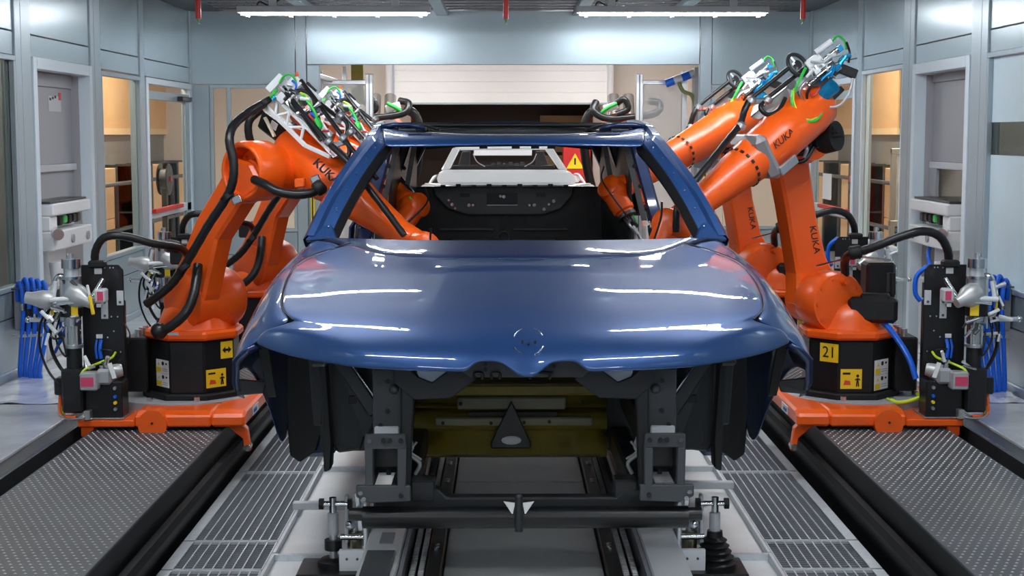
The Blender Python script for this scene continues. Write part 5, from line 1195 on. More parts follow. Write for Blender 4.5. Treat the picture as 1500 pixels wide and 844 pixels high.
MB().tube([(-1.561,7.300,0.765), (-1.567,7.220,0.633), (-1.600,7.180,0.544), (-1.674,7.180,0.478), (-1.745,7.200,0.446)], 0.024, 10, 5, 0.0012).build('base_hose', RUBBER, L1, smooth=50)
MB().sphere((-1.735,7.200,0.453), 0.042).build('hose_socket', RUBBER, L1, smooth=60)
MB().obox(V((-1.667,7.220,0.437)), (1, 0, 0), (0, 1, 0), (0, 0, 1), (0.05, 0.03, 0.012)).build('socket_bracket', STEEL, L1)
# ---- extras of the right robot that the left one lacks
vm = V((1.839,7.620,0.651))
MB().cbox(vm, (0.15, 0.14, 0.20)).build('vertical_motor', BLACK, R1, bevel=0.014)
MB().cbox(vm + V(0.045, -0.075, 0.0), (0.04, 0.02, 0.10)).build('motor_plug', DSTEEL, R1, bevel=0.004)
MB().cyl((1.887,7.500,0.594), (1.884,7.500,0.704), 0.014, n=10).build('motor_plug', BLACKM, R1, smooth=40)
MB().bar((1.482,7.420,0.746), (1.663,7.300,0.810), 0.022, 0.010).build('hose_support', STEEL, R1, bevel=0.003)
MB().bar((1.663,7.300,0.803), (1.820,7.300,0.786), 0.03, 0.010).build('hose_support', STEEL, R1, bevel=0.003)
MB().tube([(2.081,7.220,0.770), (2.066,7.200,0.844), (2.019,7.180,0.911), (1.934,7.160,0.936), (1.836,7.160,0.913), (1.738,7.180,0.872), (1.656,7.220,0.836), (1.618,7.280,0.818), (1.610,7.360,0.778), (1.625,7.420,0.705)], 0.021, 10, 5, 0.0012).build('energy_hose', RUBBER, R1, smooth=50)
MB().lathe(V((1.656,7.220,0.836)), (-1, 0.2, -0.2), [(0, 0.028), (0.01, 0.034), (0.05, 0.034), (0.06, 0.028)], 14).build('hose_clamp', BLACKM, R1, smooth=40)
MB().tube([(1.808,7.250,0.110), (1.855,7.200,0.099), (1.944,7.200,0.122), (1.940,7.200,0.149)], 0.010, 8).build('earth_cable', LIME, R1, smooth=60)
# ---- the second pair further down the rail
S2 = (0.0, 1.95, 0.0)
for o in list(COL.objects):
    if o.get('category') == 'carriage' and o.parent is None:
        dup(o, S2, label='orange carriage under the rear %s robot, deeper in the room' % ('right' if o.location.x > 0 else 'left'))
ARM = ('forearm', 'joint_slot', 'wrist_sleeve', 'wrist_joint', 'wrist_hand', 'tool_flange')
R2 = dup(R1, S2, label='orange robot at rear right, behind the front right robot', skip=ARM)
L2 = dup(L1, S2, label='orange robot at rear left, behind the front left robot', skip=ARM)
a_, b_, d, LL = forearm(R2, V((1.495,7.420,1.560)) + V(S2), (0.650,8.620,1.120))
wrist(R2, b_, d, (-0.55, -0.5, 0.45), (0.45, -0.35, -0.80))
a_, b_, d, LL = forearm(L2, V((-1.137,7.420,1.347)) + V(S2), (-0.664,8.720,1.030))
wrist(L2, b_, d, (0.65, -0.6, 0.20), (-0.50, -0.45, -0.65))
# ---------------------------------------------------------------- dosing units on the carriages
DOSECAST = mat('grey_casting', (0.48, 0.49, 0.50), 0.38, 0.5)
def dosing_unit(s, label, Yp=7.14):
    X0 = 1.943 if s > 0 else -1.886
    t = thing('dosing_unit', label, 'dosing unit', (X0 + s*0.12, Yp, 0.058))
    def X(u): return X0 + s*u
    def bx(nm, u0, u1, y0, y1, z0, z1, m, par=None, bev=0.004):
        a, b = sorted((X(u0), X(u1)))
        return MB().box((a, y0, z0), (b, y1, z1)).build(nm, m, par or t, bevel=bev)
    def cy(nm, u, z0, z1, r, m, dy=-0.10, r2=None, par=None, n=18):
        return MB().cyl((X(u), Yp + dy, z0), (X(u), Yp + dy, z1), r, r2, n=n).build(nm, m, par or t, smooth=40)
    pl = MB().prism([(X(0.0), Yp, 0.06), (X(0.0), Yp, 0.755), (X(0.02), Yp, 0.778), (X(0.20), Yp, 0.778), (X(0.20), Yp, 0.06)], (0, 0.015, 0)).build('mounting_plate', BLACK, t, bevel=0.003)
    bx('plate_rib', 0.02, 0.05, Yp + 0.015, Yp + 0.12, 0.06, 0.6, BLACK, pl)
    for u, z in ((0.045, 0.765), (0.06, 0.765), (0.085, 0.765), (0.03, 0.53), (0.06, 0.53), (0.05, 0.46), (0.08, 0.43), (0.02, 0.36), (0.03, 0.30)):
        MB().cyl((X(u), Yp, z), (X(u), Yp - 0.004, z), 0.004, n=8).build('screw', STEEL, pl)
    for u0, u1, z0, z1, m in ((0.0, 0.032, 0.585, 0.655, LGREY), (0.075, 0.108, 0.52, 0.61, LGREY), (0.10, 0.135, 0.735, 0.775, PAPER), (0.10, 0.13, 0.575, 0.592, PAPER), (0.105, 0.135, 0.425, 0.445, PAPER)):
        bx('plate_tag', u0, u1, Yp - 0.006, Yp, z0, z1, m, pl, 0.001)
    for u, z in ((0.016, 0.60), (0.09, 0.535), (0.09, 0.60)): MB().cyl((X(u), Yp - 0.006, z), (X(u), Yp - 0.009, z), 0.007, n=6).build('tag_bolt', DSTEEL, pl)
    bx('hose_socket', 0.08, 0.16, Yp - 0.03, Yp + 0.03, 0.765, 0.80, BLACKM, t, 0.008)
    # valve stack
    cy('valve_cap', 0.218, 0.772, 0.815, 0.044, STEEL); cy('cap_knob', 0.218, 0.815, 0.842, 0.012, SILVER)
    MB().sphere((X(0.23), Yp - 0.10, 0.83), 0.010).build('knob_ball', STEEL, t, smooth=60)
    cy('sight_tube', 0.218, 0.735, 0.772, 0.035, mat('sight_glass', (0.75, 0.78, 0.80), 0.1, 0.6)); cy('flange_ring', 0.218, 0.722, 0.735, 0.058, STEEL)
    cy('valve_body', 0.222, 0.62, 0.722, 0.050, SILVER)
    MB().lathe((X(0.215), Yp - 0.12, 0.655), (-s*0.85, -0.25, -0.35), [(0, 0.055), (0.03, 0.058), (0.06, 0.052), (0.09, 0.03), (0.12, 0.026)], 20).build('elbow_drive', DOSECAST, t, smooth=40)
    jb = bx('junction_box', 0.055, 0.105, Yp - 0.14, Yp - 0.06, 0.61, 0.675, LGREY, t, 0.008)
    bx('crimson_plate', 0.060, 0.088, Yp - 0.143, Yp - 0.14, 0.622, 0.665, PINK, jb, 0)
    MB().cyl((X(0.07), Yp - 0.09, 0.72), (X(0.115), Yp - 0.12, 0.64), 0.012, n=10).build('lever', STEEL, t, smooth=40)
    MB().cyl((X(0.19), Yp - 0.17, 0.635), (X(0.30), Yp - 0.16, 0.628), 0.012, n=10).build('lever', WHITE, t, smooth=40)
    MB().cyl((X(0.18), Yp - 0.17, 0.62), (X(0.27), Yp - 0.16, 0.61), 0.010, n=10).build('lever', STEEL, t, smooth=40)
    ring = cy('black_collar', 0.222, 0.545, 0.608, 0.054, BLACK)
    MB().obox((X(0.195), Yp - 0.153, 0.575), (s, -0.25 * s, 0), (0.25, 1, 0), (0, 0, 1), (0.04, 0.004, 0.05)).build('yellow_plate', YELLOW, ring)
    cy('lower_valve', 0.218, 0.505, 0.545, 0.040, STEEL); cy('feed_cylinder', 0.215, 0.40, 0.505, 0.036, STEEL); cy('cylinder_foot', 0.215, 0.395, 0.41, 0.045, SILVER)
    for k in range(3): MB().cyl((X(0.19 + 0.025*k), Yp - 0.135, 0.41), (X(0.19 + 0.025*k), Yp - 0.135, 0.50), 0.005, n=8).build('tie_rod', SILVER, t)
    cy('pump_neck', 0.215, 0.30, 0.395, 0.036, BLACK)
    bx('pump_column', 0.165, 0.265, Yp - 0.16, Yp - 0.04, 0.09, 0.30, BLACK, t, 0.01)
    bx('lower_box', -0.012, 0.165, Yp - 0.12, Yp - 0.001, 0.062, 0.235, BLACK, t, 0.006)
    bx('side_box', 0.265, 0.31, Yp - 0.12, Yp - 0.04, 0.17, 0.25, BLACK, t, 0.006)
    bx('foot_plate', -0.02, 0.20, Yp - 0.14, Yp + 0.06, 0.058, 0.064, SILVER, t, 0.002)
    bx('foot_bracket', 0.13, 0.16, Yp - 0.17, Yp - 0.12, 0.058, 0.105, SILVER, t, 0.004)
    lb = bx('servo_casting', 0.03, 0.10, Yp - 0.16, Yp - 0.01, 0.225, 0.30, DOSECAST, t, 0.012)
    MB().lathe((X(-0.005), Yp - 0.08, 0.285), (s*0.9, -0.35, -0.12), [(0, 0.028), (0.02, 0.034), (0.08, 0.034), (0.10, 0.04)], 16).build('servo_barrel', DOSECAST, lb, smooth=40)
    bx('servo_head', 0.085, 0.165, Yp - 0.20, Yp - 0.13, 0.205, 0.29, DOSECAST, lb, 0.006)
    bx('crimson_plate', 0.10, 0.16, Yp - 0.203, Yp - 0.20, 0.225, 0.268, PINK, lb, 0)
    MB().obox((X(0.02), Yp - 0.17, 0.295), (s*0.3, 0, 1), (0, 1, 0), (1, 0, -0.3*s), (0.075, 0.004, 0.02)).build('hanging_tag', PAPER, lb)
    for k, z in enumerate((0.205, 0.165, 0.135, 0.105)):
        MB().cyl((X(0.02), Yp - 0.12, z), (X(0.02), Yp - 0.135, z), 0.008, n=10).build('port', (SILVER, BLUEHOSE, YELLOW, SILVER)[k], t)
    # arms, pipes and hoses on the outer side
    MB().cyl((X(0.25), Yp - 0.08, 0.525), (X(0.44), Yp - 0.06, 0.522), 0.011, n=10).build('swing_arm', SILVER, t, smooth=40)
    MB().sphere((X(0.44), Yp - 0.06, 0.522), 0.015).build('arm_knob', STEEL, t, smooth=60)
    MB().cyl((X(0.26), Yp - 0.09, 0.525), (X(0.26), Yp - 0.09, 0.57), 0.02, n=12).build('arm_pivot', SILVER, t, smooth=40)
    rr = random.Random(11 if s > 0 else 12)
    for k in range(30):
        c = V(X(0.17 + 0.16*rr.random()), Yp - 0.17 + 0.08*rr.random(), 0.46 + 0.27*rr.random()) if k < 24 else V(X(0.02 + 0.15*rr.random()), Yp - 0.14, 0.29 + 0.06*rr.random())
        dd = V(s*rr.uniform(-.6, 1), rr.uniform(-.3, .3), rr.uniform(-1, 1)).normalized()
        MB().cyl(c, c + dd*rr.uniform(0.03, 0.07), rr.uniform(0.005, 0.011), n=8).build('pipe_fitting', (STEEL, SILVER, WHITE, DSTEEL)[k % 4], t, smooth=40)
    T = lambda pts, m, r: MB().tube([(X(u), Yp + y, z) for u, y, z in pts], r, 6).build('hose', m, t, smooth=60)
    T([(0.25, -0.09, 0.735), (0.28, -0.10, 0.735), (0.30, -0.10, 0.70), (0.31, -0.11, 0.64)], STEEL, 0.011)
    T([(0.285, -0.12, 0.71), (0.295, -0.12, 0.66), (0.30, -0.12, 0.62)], WHITE, 0.012)
    T([(0.31, -0.10, 0.66), (0.315, -0.1, 0.60), (0.31, -0.1, 0.55)], YELLOW, 0.007)
    T([(0.27, -0.06, 0.56), (0.26, -0.05, 0.50), (0.28, -0.05, 0.44), (0.31, -0.04, 0.40)], BLUEHOSE, 0.010)
    T([(0.29, -0.06, 0.54), (0.29, -0.05, 0.47), (0.30, -0.05, 0.41), (0.33, -0.02, 0.36)], BLUEHOSE, 0.008)
    T([(0.30, -0.08, 0.56), (0.33, -0.08, 0.47), (0.33, -0.07, 0.38), (0.29, -0.08, 0.30), (0.25, -0.10, 0.27)], RUBBER, 0.009)
    T([(0.28, -0.09, 0.54), (0.30, -0.10, 0.45), (0.27, -0.12, 0.38), (0.24, -0.14, 0.36), (0.25, -0.14, 0.42), (0.26, -0.12, 0.47)], RUBBER, 0.005)
    T([(0.11, -0.01, 0.42), (0.115, -0.02, 0.38), (0.11, -0.02, 0.33)], BLUEHOSE, 0.010)
    T([(0.13, -0.01, 0.42), (0.135, -0.02, 0.38), (0.13, -0.02, 0.33)], BLUEHOSE, 0.006)
    T([(0.04, -0.02, 0.36), (0.05, -0.06, 0.34), (0.09, -0.10, 0.325), (0.15, -0.15, 0.30), (0.17, -0.17, 0.27)], LIME, 0.006)
    T([(0.03, -0.01, 0.33), (0.06, -0.03, 0.37), (0.11, -0.03, 0.375)], RUBBER, 0.004)
    T([(0.29, -0.08, 0.17), (0.29, -0.10, 0.11), (0.28, -0.12, 0.075), (0.25, -0.14, 0.07), (0.20, -0.15, 0.068)], ORANGE, 0.010)
    T([(0.27, -0.09, 0.16), (0.275, -0.11, 0.10), (0.26, -0.12, 0.07)], LIME, 0.005)
    T([(0.15, -0.16, 0.08), (0.17, -0.18, 0.068), (0.24, -0.16, 0.066), (0.28, -0.13, 0.08)], SILVER, 0.006)
    if s < 0:
        T([(0.0, 0.0, 0.50), (-0.03, -0.02, 0.45), (-0.02, -0.02, 0.40)], RUBBER, 0.004)
        MB().lathe((X(0.30), Yp - 0.11, 0.62), (s, -0.1, 0.12), [(0, 0.035), (0.02, 0.045), (0.06, 0.042), (0.10, 0.03), (0.13, 0.028)], 18).build('grey_drive', DOSECAST, t, smooth=40)
        MB().bar((X(0.115), Yp - 0.17, 0.65), (X(0.10), Yp - 0.17, 0.56), 0.016, 0.016).build('yellow_handle', YELLOW, t, bevel=0.004)
        MB().bar((X(0.125), Yp - 0.17, 0.70), (X(0.115), Yp - 0.17, 0.65), 0.012, 0.012).build('white_lever', WHITE, t, bevel=0.003)
        T([(0.30, -0.12, 0.60), (0.36, -0.12, 0.52), (0.37, -0.12, 0.40), (0.33, -0.12, 0.28), (0.26, -0.12, 0.20)], RUBBER, 0.006)
        T([(0.31, -0.12, 0.60), (0.345, -0.12, 0.50), (0.30, -0.12, 0.44), (0.24, -0.13, 0.46)], RUBBER, 0.006)
    else:
        T([(0.02, 0.02, 0.77), (-0.03, 0.03, 0.72), (-0.035, 0.03, 0.64), (-0.01, 0.03, 0.60)], BLUEHOSE, 0.013)
        T([(-0.02, 0.03, 0.22), (-0.05, 0.06, 0.32), (-0.10, 0.15, 0.42), (-0.14, 0.24, 0.48)], BLUEHOSE, 0.014)
    return t
D1 = dosing_unit(1, 'dosing unit with black plate and silver valve stack on the front right carriage')
D2_ = dosing_unit(-1, 'dosing unit with black plate and yellow handle on the front left carriage')
MB().tube([(-2.024,7.160,0.777), (-2.014,7.140,0.844), (-1.974,7.120,0.904), (-1.915,7.120,0.920), (-1.843,7.140,0.909), (-1.746,7.180,0.877), (-1.665,7.240,0.859), (-1.632,7.300,0.838), (-1.623,7.380,0.791), (-1.637,7.440,0.739)], 0.019, 10, 5, 0.0012).build('energy_hose', RUBBER, L1, smooth=50)
MB().lathe(V((-1.647,7.280,0.850)), (-1, 0.2, 0.2), [(0, 0.026), (0.01, 0.031), (0.05, 0.031), (0.06, 0.026)], 14).build('hose_clamp', BLACKM, L1, smooth=40)
MB().obox(V((-1.682,7.500,0.802)), (1, 0, 0), (0, 1, 0), (0, 0, 1), (0.10, 0.10, 0.10)).build('shoulder_box', BLACK, L1, bevel=0.008)
MB().tube([(-2.024,7.160,0.777), (-2.014,7.140,0.844), (-1.974,7.120,0.904), (-1.915,7.120,0.920), (-1.843,7.140,0.909), (-1.746,7.180,0.877), (-1.665,7.240,0.859), (-1.632,7.300,0.838), (-1.623,7.380,0.791), (-1.637,7.440,0.739)], 0.019, 10, 5, 0.0012)
for src, o, n in ((D1, 'right', R2), (D2_, 'left', L2)):
    dup(src, S2, label='dosing unit with black plate on the rear %s carriage' % o)
for r_src, r_dst in ((L1, L2),):
    for ch in [c for c in r_src.children if c.name.startswith(('energy_hose', 'shoulder_box'))][-2:]:
        c = ch.copy(); COL.objects.link(c); c.parent = r_dst
# ---------------------------------------------------------------- blue hose bundles on the side walls
def hose_bundle(s, label, Xw, Yc, zt, zb, n):
    t = thing('hose_manifold', label, 'hoses', (Xw, Yc, 0))
    def bx(nm, x0, x1, y0, y1, z0, z1, m, par=None):
        a, b = sorted((Xw - s*x0, Xw - s*x1)); return MB().box((a, y0, z0), (b, y1, z1)).build(nm, m, par or t, bevel=0.006)
    bx('enclosure', 0.0, 0.09, Yc - 0.02, Yc + 0.22, zt - 0.27, zt - 0.01, GREY)
    v = bx('valve_island', 0.07, 0.15, Yc - 0.07, Yc - 0.02, zt - 0.27, zt - 0.03, BLACK)
    bx('island_tag', 0.105, 0.12, Yc - 0.073, Yc - 0.07, zt - 0.16, zt - 0.135, PAPER, v)
    for z in (zt - 0.06, zt - 0.26): MB().cyl((Xw - s*0.11, Yc - 0.07, z), (Xw - s*0.11, Yc - 0.078, z), 0.010, n=10).build('island_bolt', SILVER, v)
    rr = random.Random(21)
    for k in range(n):
        x = Xw - s*(0.035 + 0.034*k)
        o = rr.uniform(-0.02, 0.02)
        MB().tube([(x, Yc - 0.05, zt - 0.08 + o), (x - s*0.005, Yc - 0.07, zt + 0.0 + o), (x - s*0.03, Yc - 0.10, zt + 0.03 + o), (x - s*0.05, Yc - 0.12, zt - 0.03 + o), (x - s*0.05, Yc - 0.12, zt - 0.16), (x - s*0.035, Yc - 0.11, zt - 0.30), (Xw - s*(0.05 + 0.028*k), Yc - 0.10, 0.06), (Xw - s*(0.05 + 0.028*k), Yc - 0.09, 0.002)], 0.013, 8).build('blue_hose', BLUEHOSE, t, smooth=60)
        MB().cyl((x - s*0.05, Yc - 0.12, zt - 0.10 - 0.03*(k % 3)), (x - s*0.05, Yc - 0.12, zt - 0.14 - 0.03*(k % 3)), 0.016, n=10).build('silver_coupling', (STEEL, BLACK)[k % 2], t, smooth=40)
    MB().bar((Xw - s*0.02, Yc - 0.11, zt - 0.29), (Xw - s*0.20, Yc - 0.12, zt - 0.28), 0.016, 0.016).build('hose_strap', SILVER, t)
    MB().bar((Xw - s*0.02, Yc - 0.11, zt - 0.02), (Xw - s*0.20, Yc - 0.12, zt - 0.01), 0.010, 0.010).build('hose_strap', DSTEEL, t)
    return t
hose_bundle(1, 'black valve island with blue hoses on the right wall below the frosted window', 2.69, 8.12, 0.60, 0, 5)
hose_bundle(-1, 'black valve island with a looped bunch of blue hoses on the left wall', -2.89, 8.62, 0.54, 0, 5)
# ---------------------------------------------------------------- white measuring machines in the wall niches
def machine(s, X, label, blue):
    t = thing('measuring_machine', label, 'machine', (X, 9.55, 0))
    def bx(nm, x0, x1, y0, y1, z0, z1, m, par=None, bev=0.008):
        a, b = sorted((X + s*x0, X + s*x1)); return MB().box((a, y0, z0), (b, y1, z1)).build(nm, m, par or t, bevel=bev)
    bx('top_plate', 0.02, 0.42, 9.22, 10.02, 0.972, 0.985, DSTEEL, None, 0.002)
    bx('upper_body', 0.0, 0.42, 9.22, 10.05, 0.895, 0.97, WHITE)
    bx('recess_back', 0.10, 0.42, 9.22, 10.02, 0.80, 0.895, LGREY)
    bx('left_cheek', 0.02, 0.10, 9.22, 9.36, 0.80, 0.895, WHITE)
    for k in range(5): bx('connector', 0.03, 0.10, 9.45 + 0.10*k, 9.52 + 0.10*k, 0.825 + 0.01*(k % 2), 0.885, (BLACKM, GREENHOSE, BLACKM, BLACK, DSTEEL)[k])
    bx('lower_body', 0.0, 0.42, 9.22, 10.07, 0.68, 0.80, WHITE)
    for y in (9.60, 9.95): MB().cyl((X + s*0.01, y, 0.735), (X - s*0.012, y, 0.735), 0.028, n=14).build('side_port', GREY, t, smooth=40)
    MB().cyl((X + s*0.02, 9.30, 0.79), (X - s*0.03, 9.20, 0.785), 0.036, n=14).build('side_pipe', SILVER, t, smooth=40)
    bx('neck', 0.10, 0.36, 9.40, 9.80, 0.45, 0.68, WHITE)
    bx('cabinet', 0.06, 0.44, 9.20, 10.0, 0.0, 0.45, LGREY)
    bx('dark_opening', 0.055, 0.062, 9.30, 9.9, 0.52 - 0.2, 0.42, BLACKM, None, 0)
    MB().lathe((X + s*0.04, 9.40, 0.46), (0, 0, 1), [(0, 0.04), (0.13, 0.052), (0.14, 0.048)], 16).build('plastic_cup', mat('milky_plastic', (0.72, 0.74, 0.76), 0.35), t, smooth=40)
    if blue:
        MB().tube([(X + s*0.06, 9.75, 0.69), (X + s*0.04, 9.72, 0.60), (X + s*0.05, 9.62, 0.50), (X + s*0.08, 9.58, 0.45)], 0.014, 8).build('blue_hose', BLUEHOSE, t, smooth=60)
    return t
machine(-1, -2.83, 'white measuring machine standing in the left wall niche', False)
machine(1, 2.65, 'white measuring machine with blue hose in the right wall niche', True)
# plastic film on the floor beside the walls
FILM = mat('plastic_film', (0.74, 0.76, 0.79), 0.12, spec=0.8, bump=0.25, bscale=7, coat=0.6)
for x0, x1, y0, y1, nm in ((-2.86, -2.25, 7.7, 10.2, 'wrinkled clear plastic film on the floor along the left wall'), (2.27, 2.66, 7.7, 10.4, 'wrinkled clear plastic film on the floor along the right wall')):
    rr = random.Random(4); rows = []
    for j in range(40):
        rows.append([(x0 + (x1 - x0)*i/14 + 0.006*rr.uniform(-1, 1), y0 + (y1 - y0)*j/39, 0.006 + 0.016*max(0, math.sin(i*1.3 + j*0.55 + rr.uniform(-.8, .8)))*rr.random()) for i in range(15)])
    tag(MB().grid(rows).build('plastic_film', FILM, None, smooth=70), nm, 'film')
# ---------------------------------------------------------------- the next cell beyond the portal
MILKY = mat('milky_panel', (0.72, 0.73, 0.74), 0.25, alpha=0.35)
wf = struct('wall_far', (0, 19.0, 0))
WARMW = mat('warm_beige_wall', (0.72, 0.62, 0.54), 0.6)
for a, b, c, d in ((-4.4, -2.6, 0, 3.0), (-2.597, -1.24, 0, 3.0), (-1.237, 1.05, 1.80, 3.0), (1.053, 2.7, 0, 3.0), (2.703, 4.3, 0, 3.0)):
    MB().box((a, 19.0, c), (b, 19.1, d)).build('panel', WARMW, wf, bevel=0.004)
MB().box((-4.4, 22.0, 0), (4.3, 22.1, 3.0)).build('dark_panel', mat('dark_brown_panel', (0.16, 0.11, 0.085), 0.6), wf)
for k in range(4): MB().box((0.45, 21.6, 0.95 + 0.19*k), (1.15, 21.7, 1.09 + 0.19*k)).build('tan_slat', TAN, wf)
MB().box((-2.9, 13.9, 2.62), (2.7, 22, 2.66)).build('far_ceiling_panel', CEILM, ce)
MB().box((-1.40, Y0 + 17.85, -0.06), (1.40, 22.0, -0.02)).build('far_slab', FLOORM, fl)
MB().box((-2.215, 13.6, -0.06), (-1.40, 22.0, 0.0)).build('far_slab', FLOORM, fl)
MB().box((1.40, 13.6, -0.06), (2.235, 22.0, 0.0)).build('far_slab', FLOORM, fl)
sh = thing('roller_shutter', 'raised beige roller shutter beyond the portal, above the roof', 'shutter', (-0.1, 18.7, 1.78))
for k in range(4): MB().box((-1.42, 18.66, 1.78 + 0.13*k), (1.22, 18.72, 1.909 + 0.13*k)).build('slat', BEIGE, sh, bevel=0.002)
for x in (-1.46, 1.24): MB().box((x, 18.62, 0.0), (x + 0.04, 18.76, 2.48)).build('guide_track', GREY, sh)
MB().box((-1.42, 18.64, 1.76), (1.22, 18.74, 1.782)).build('bottom_bar', GREY, sh)
for x, lb in ((-1.36, 'white round post left of the beige shutter'), (1.125, 'white round post right of the beige shutter')):
    p = thing('support_post', lb, 'post', (x, 17.0, 0))
    MB().cyl((x, 17, 0.01), (x, 17, 2.48), 0.036, n=16).build('tube', WHITE, p, smooth=40)
    MB().cyl((x, 17, 0), (x, 17, 0.012), 0.09, n=16).build('foot', LGREY, p)
for s, lb in ((-1, 'aluminium safety fence with milky panel at the left of the portal'), (1, 'aluminium safety fence with milky panel at the right of the portal')):
    xi = -1.355 if s < 0 else 1.228; xo = -1.83 if s < 0 else 1.66
    f = thing('safety_fence', lb, 'fence', ((xi + xo)/2, 14.5, 0))
    MB().box((xi - 0.035, 14.46, 0), (xi + 0.035, 14.53, 1.97)).build('post', ALU, f, bevel=0.006)
    MB().box((xi - 0.004, 14.455, 0.02), (xi + 0.004, 14.461, 1.96)).build('post_groove', DSTEEL, f)
    MB().box((xo - 0.03, 14.46, 0), (xo + 0.03, 14.53, 2.0)).build('post', ALU, f, bevel=0.006)
    for z in (1.87, 1.0, 0.12): MB().box((min(xi, xo) + 0.03, 14.475, z), (max(xi, xo) - 0.03, 14.515, z + 0.04)).build('rail', ALU, f, bevel=0.004)
    MB().box((min(xi, xo) + 0.03, 14.49, 0.16), (max(xi, xo) - 0.03, 14.50, 1.0)).build('milky_panel', MILKY, f)
    MB().box((min(xi, xo) + 0.03, 14.49, 1.04), (max(xi, xo) - 0.03, 14.50, 1.87)).build('milky_panel', MILKY, f)
    # yellow light-curtain strip
    y_ = thing('light_curtain', 'thin yellow light curtain bar at the %s back window' % ('left' if s < 0 else 'right'), 'sensor', (s*1.79 - 0.05, 13.64, 0.0))
    xx = -1.80 if s < 0 else 1.75
    MB().box((xx - 0.018, 13.60, 0.45), (xx + 0.018, 13.63, 1.25)).build('housing', YELLOW, y_, bevel=0.003)
    MB().box((xx - 0.006, 13.597, 0.47), (xx + 0.006, 13.601, 1.23)).build('lens_strip', INK, y_)
    MB().box((xx - 0.018, 13.60, 0.0), (xx + 0.018, 13.63, 0.45)).build('stand', BLACK, y_)
# frames left of the portal
ff_ = thing('guard_frame', 'grey aluminium guard frame at the upper left of the portal', 'frame', (-1.8, 14.2, 0))
for a, b in (((-1.80, 14.1, 0), (-1.80, 14.1, 2.0)), ((-1.62, 14.75, 0), (-1.62, 14.75, 2.05)), ((-1.95, 13.95, 1.98), (-1.55, 14.9, 1.86)), ((-1.95, 13.95, 1.78), (-1.55, 14.9, 1.70))):
    MB().bar(a, b, 0.045, 0.045).build('profile', ALU, ff_, bevel=0.005)
MB().box((-1.60, 15.2, 1.7), (-1.48, 15.25, 2.1)).build('olive_board', mat('olive_board', (0.25, 0.22, 0.04), 0.5), ff_)
# far robots
def far_robot(s, x, y, label):
    t = thing('industrial_robot', label, 'robot', (x, y, 0))
    MB().prism(octo((x, y), 0.26, 0.0, 0), (0, 0, 0.40)).build('base', BLACK, t, bevel=0.01)
    MB().lathe((x, y, 0.40), (0, 0, 1), [(0, 0.24), (0.06, 0.24), (0.12, 0.19), (0.22, 0.17)], 24).build('rotating_column', ORANGE, t, smooth=40)
    MB().lathe((x - 0.16, y, 0.68), (1, 0, 0), [(0, 0.14), (0.03, 0.17), (0.29, 0.17), (0.32, 0.14)], 24).build('shoulder_gearbox', ORANGE, t, smooth=40)
    MB().prism([(x + s*0.16, y - 0.10, 0.66), (x + s*0.16, y + 0.12, 0.66), (x + s*0.16, y + 0.22, 1.30), (x + s*0.16, y + 0.05, 1.30)], (s*0.10, 0, 0)).build('link_arm', ORANGE, t, bevel=0.02)
    MB().prism([(x - 0.25, y - 0.30, 1.18), (x + 0.25, y - 0.30, 1.18), (x + 0.27, y - 0.30, 1.44), (x + 0.20, y - 0.30, 1.53), (x - 0.20, y - 0.30, 1.53), (x - 0.27, y - 0.30, 1.44)], (0, 0.5, 0.05)).build('forearm_housing', ORANGE, t, bevel=0.03)
    MB().lathe((x, y - 0.30, 1.34), (0, -1, -0.25), [(0, 0.13), (0.15, 0.12), (0.6, 0.09), (0.8, 0.06)], 20).build('forearm', ORANGE, t, smooth=40)
    for dx in (-0.13, 0.03): MB().cyl((x + s*dx, y - 0.25, 1.58), (x + s*dx, y - 0.10, 1.80), 0.062, n=16).build('arm_motor', mat('bronze_motor', (0.24, 0.21, 0.19), 0.3, 0.5), t, smooth=40)
    MB().tube([(x - 0.33, y - 0.35, 1.74), (x - 0.36, y - 0.42, 1.64), (x - 0.22, y - 0.45, 1.56), (x + 0.05, y - 0.45, 1.57), (x + 0.30, y - 0.42, 1.62), (x + 0.34, y - 0.36, 1.72), (x + 0.24, y - 0.30, 1.75)], 0.038, 10, 5, 0.002).build('energy_hose', RUBBER, t, smooth=50)
    MB().tube([(x - 0.12, y - 0.40, 1.72), (x - 0.04, y - 0.45, 1.76), (x + 0.0, y - 0.45, 1.66), (x - 0.12, y - 0.45, 1.60)], 0.034, 10, 5, 0.002).build('energy_hose', RUBBER, t, smooth=50)
    MB().tube([(x - s*0.30, y - 0.30, 1.66), (x - s*0.40, y - 0.25, 1.60), (x - s*0.45, y - 0.2, 1.40), (x - s*0.42, y - 0.1, 1.1), (x - s*0.35, y, 0.8)], 0.05, 10, 5, 0.002).build('energy_hose', RUBBER, t, smooth=50)
    MB().obox((x - s*0.18, y - 0.40, 1.68), (1, 0, 0.3), (0, 1, 0), (-0.3, 0, 1), (0.16, 0.06, 0.08)).build('valve_block', WHITE, t, bevel=0.008)
    MB().tube([(x - s*0.28, y - 0.42, 1.62), (x - s*0.2, y - 0.46, 1.68), (x - s*0.12, y - 0.45, 1.72)], 0.02, 8).build('green_hose', GREENHOSE, t, smooth=60)
    return t
far_robot(-1, -1.42, 16.4, 'orange robot beyond the left safety fence')
far_robot(1, 1.24, 16.4, 'orange robot beyond the right safety fence')
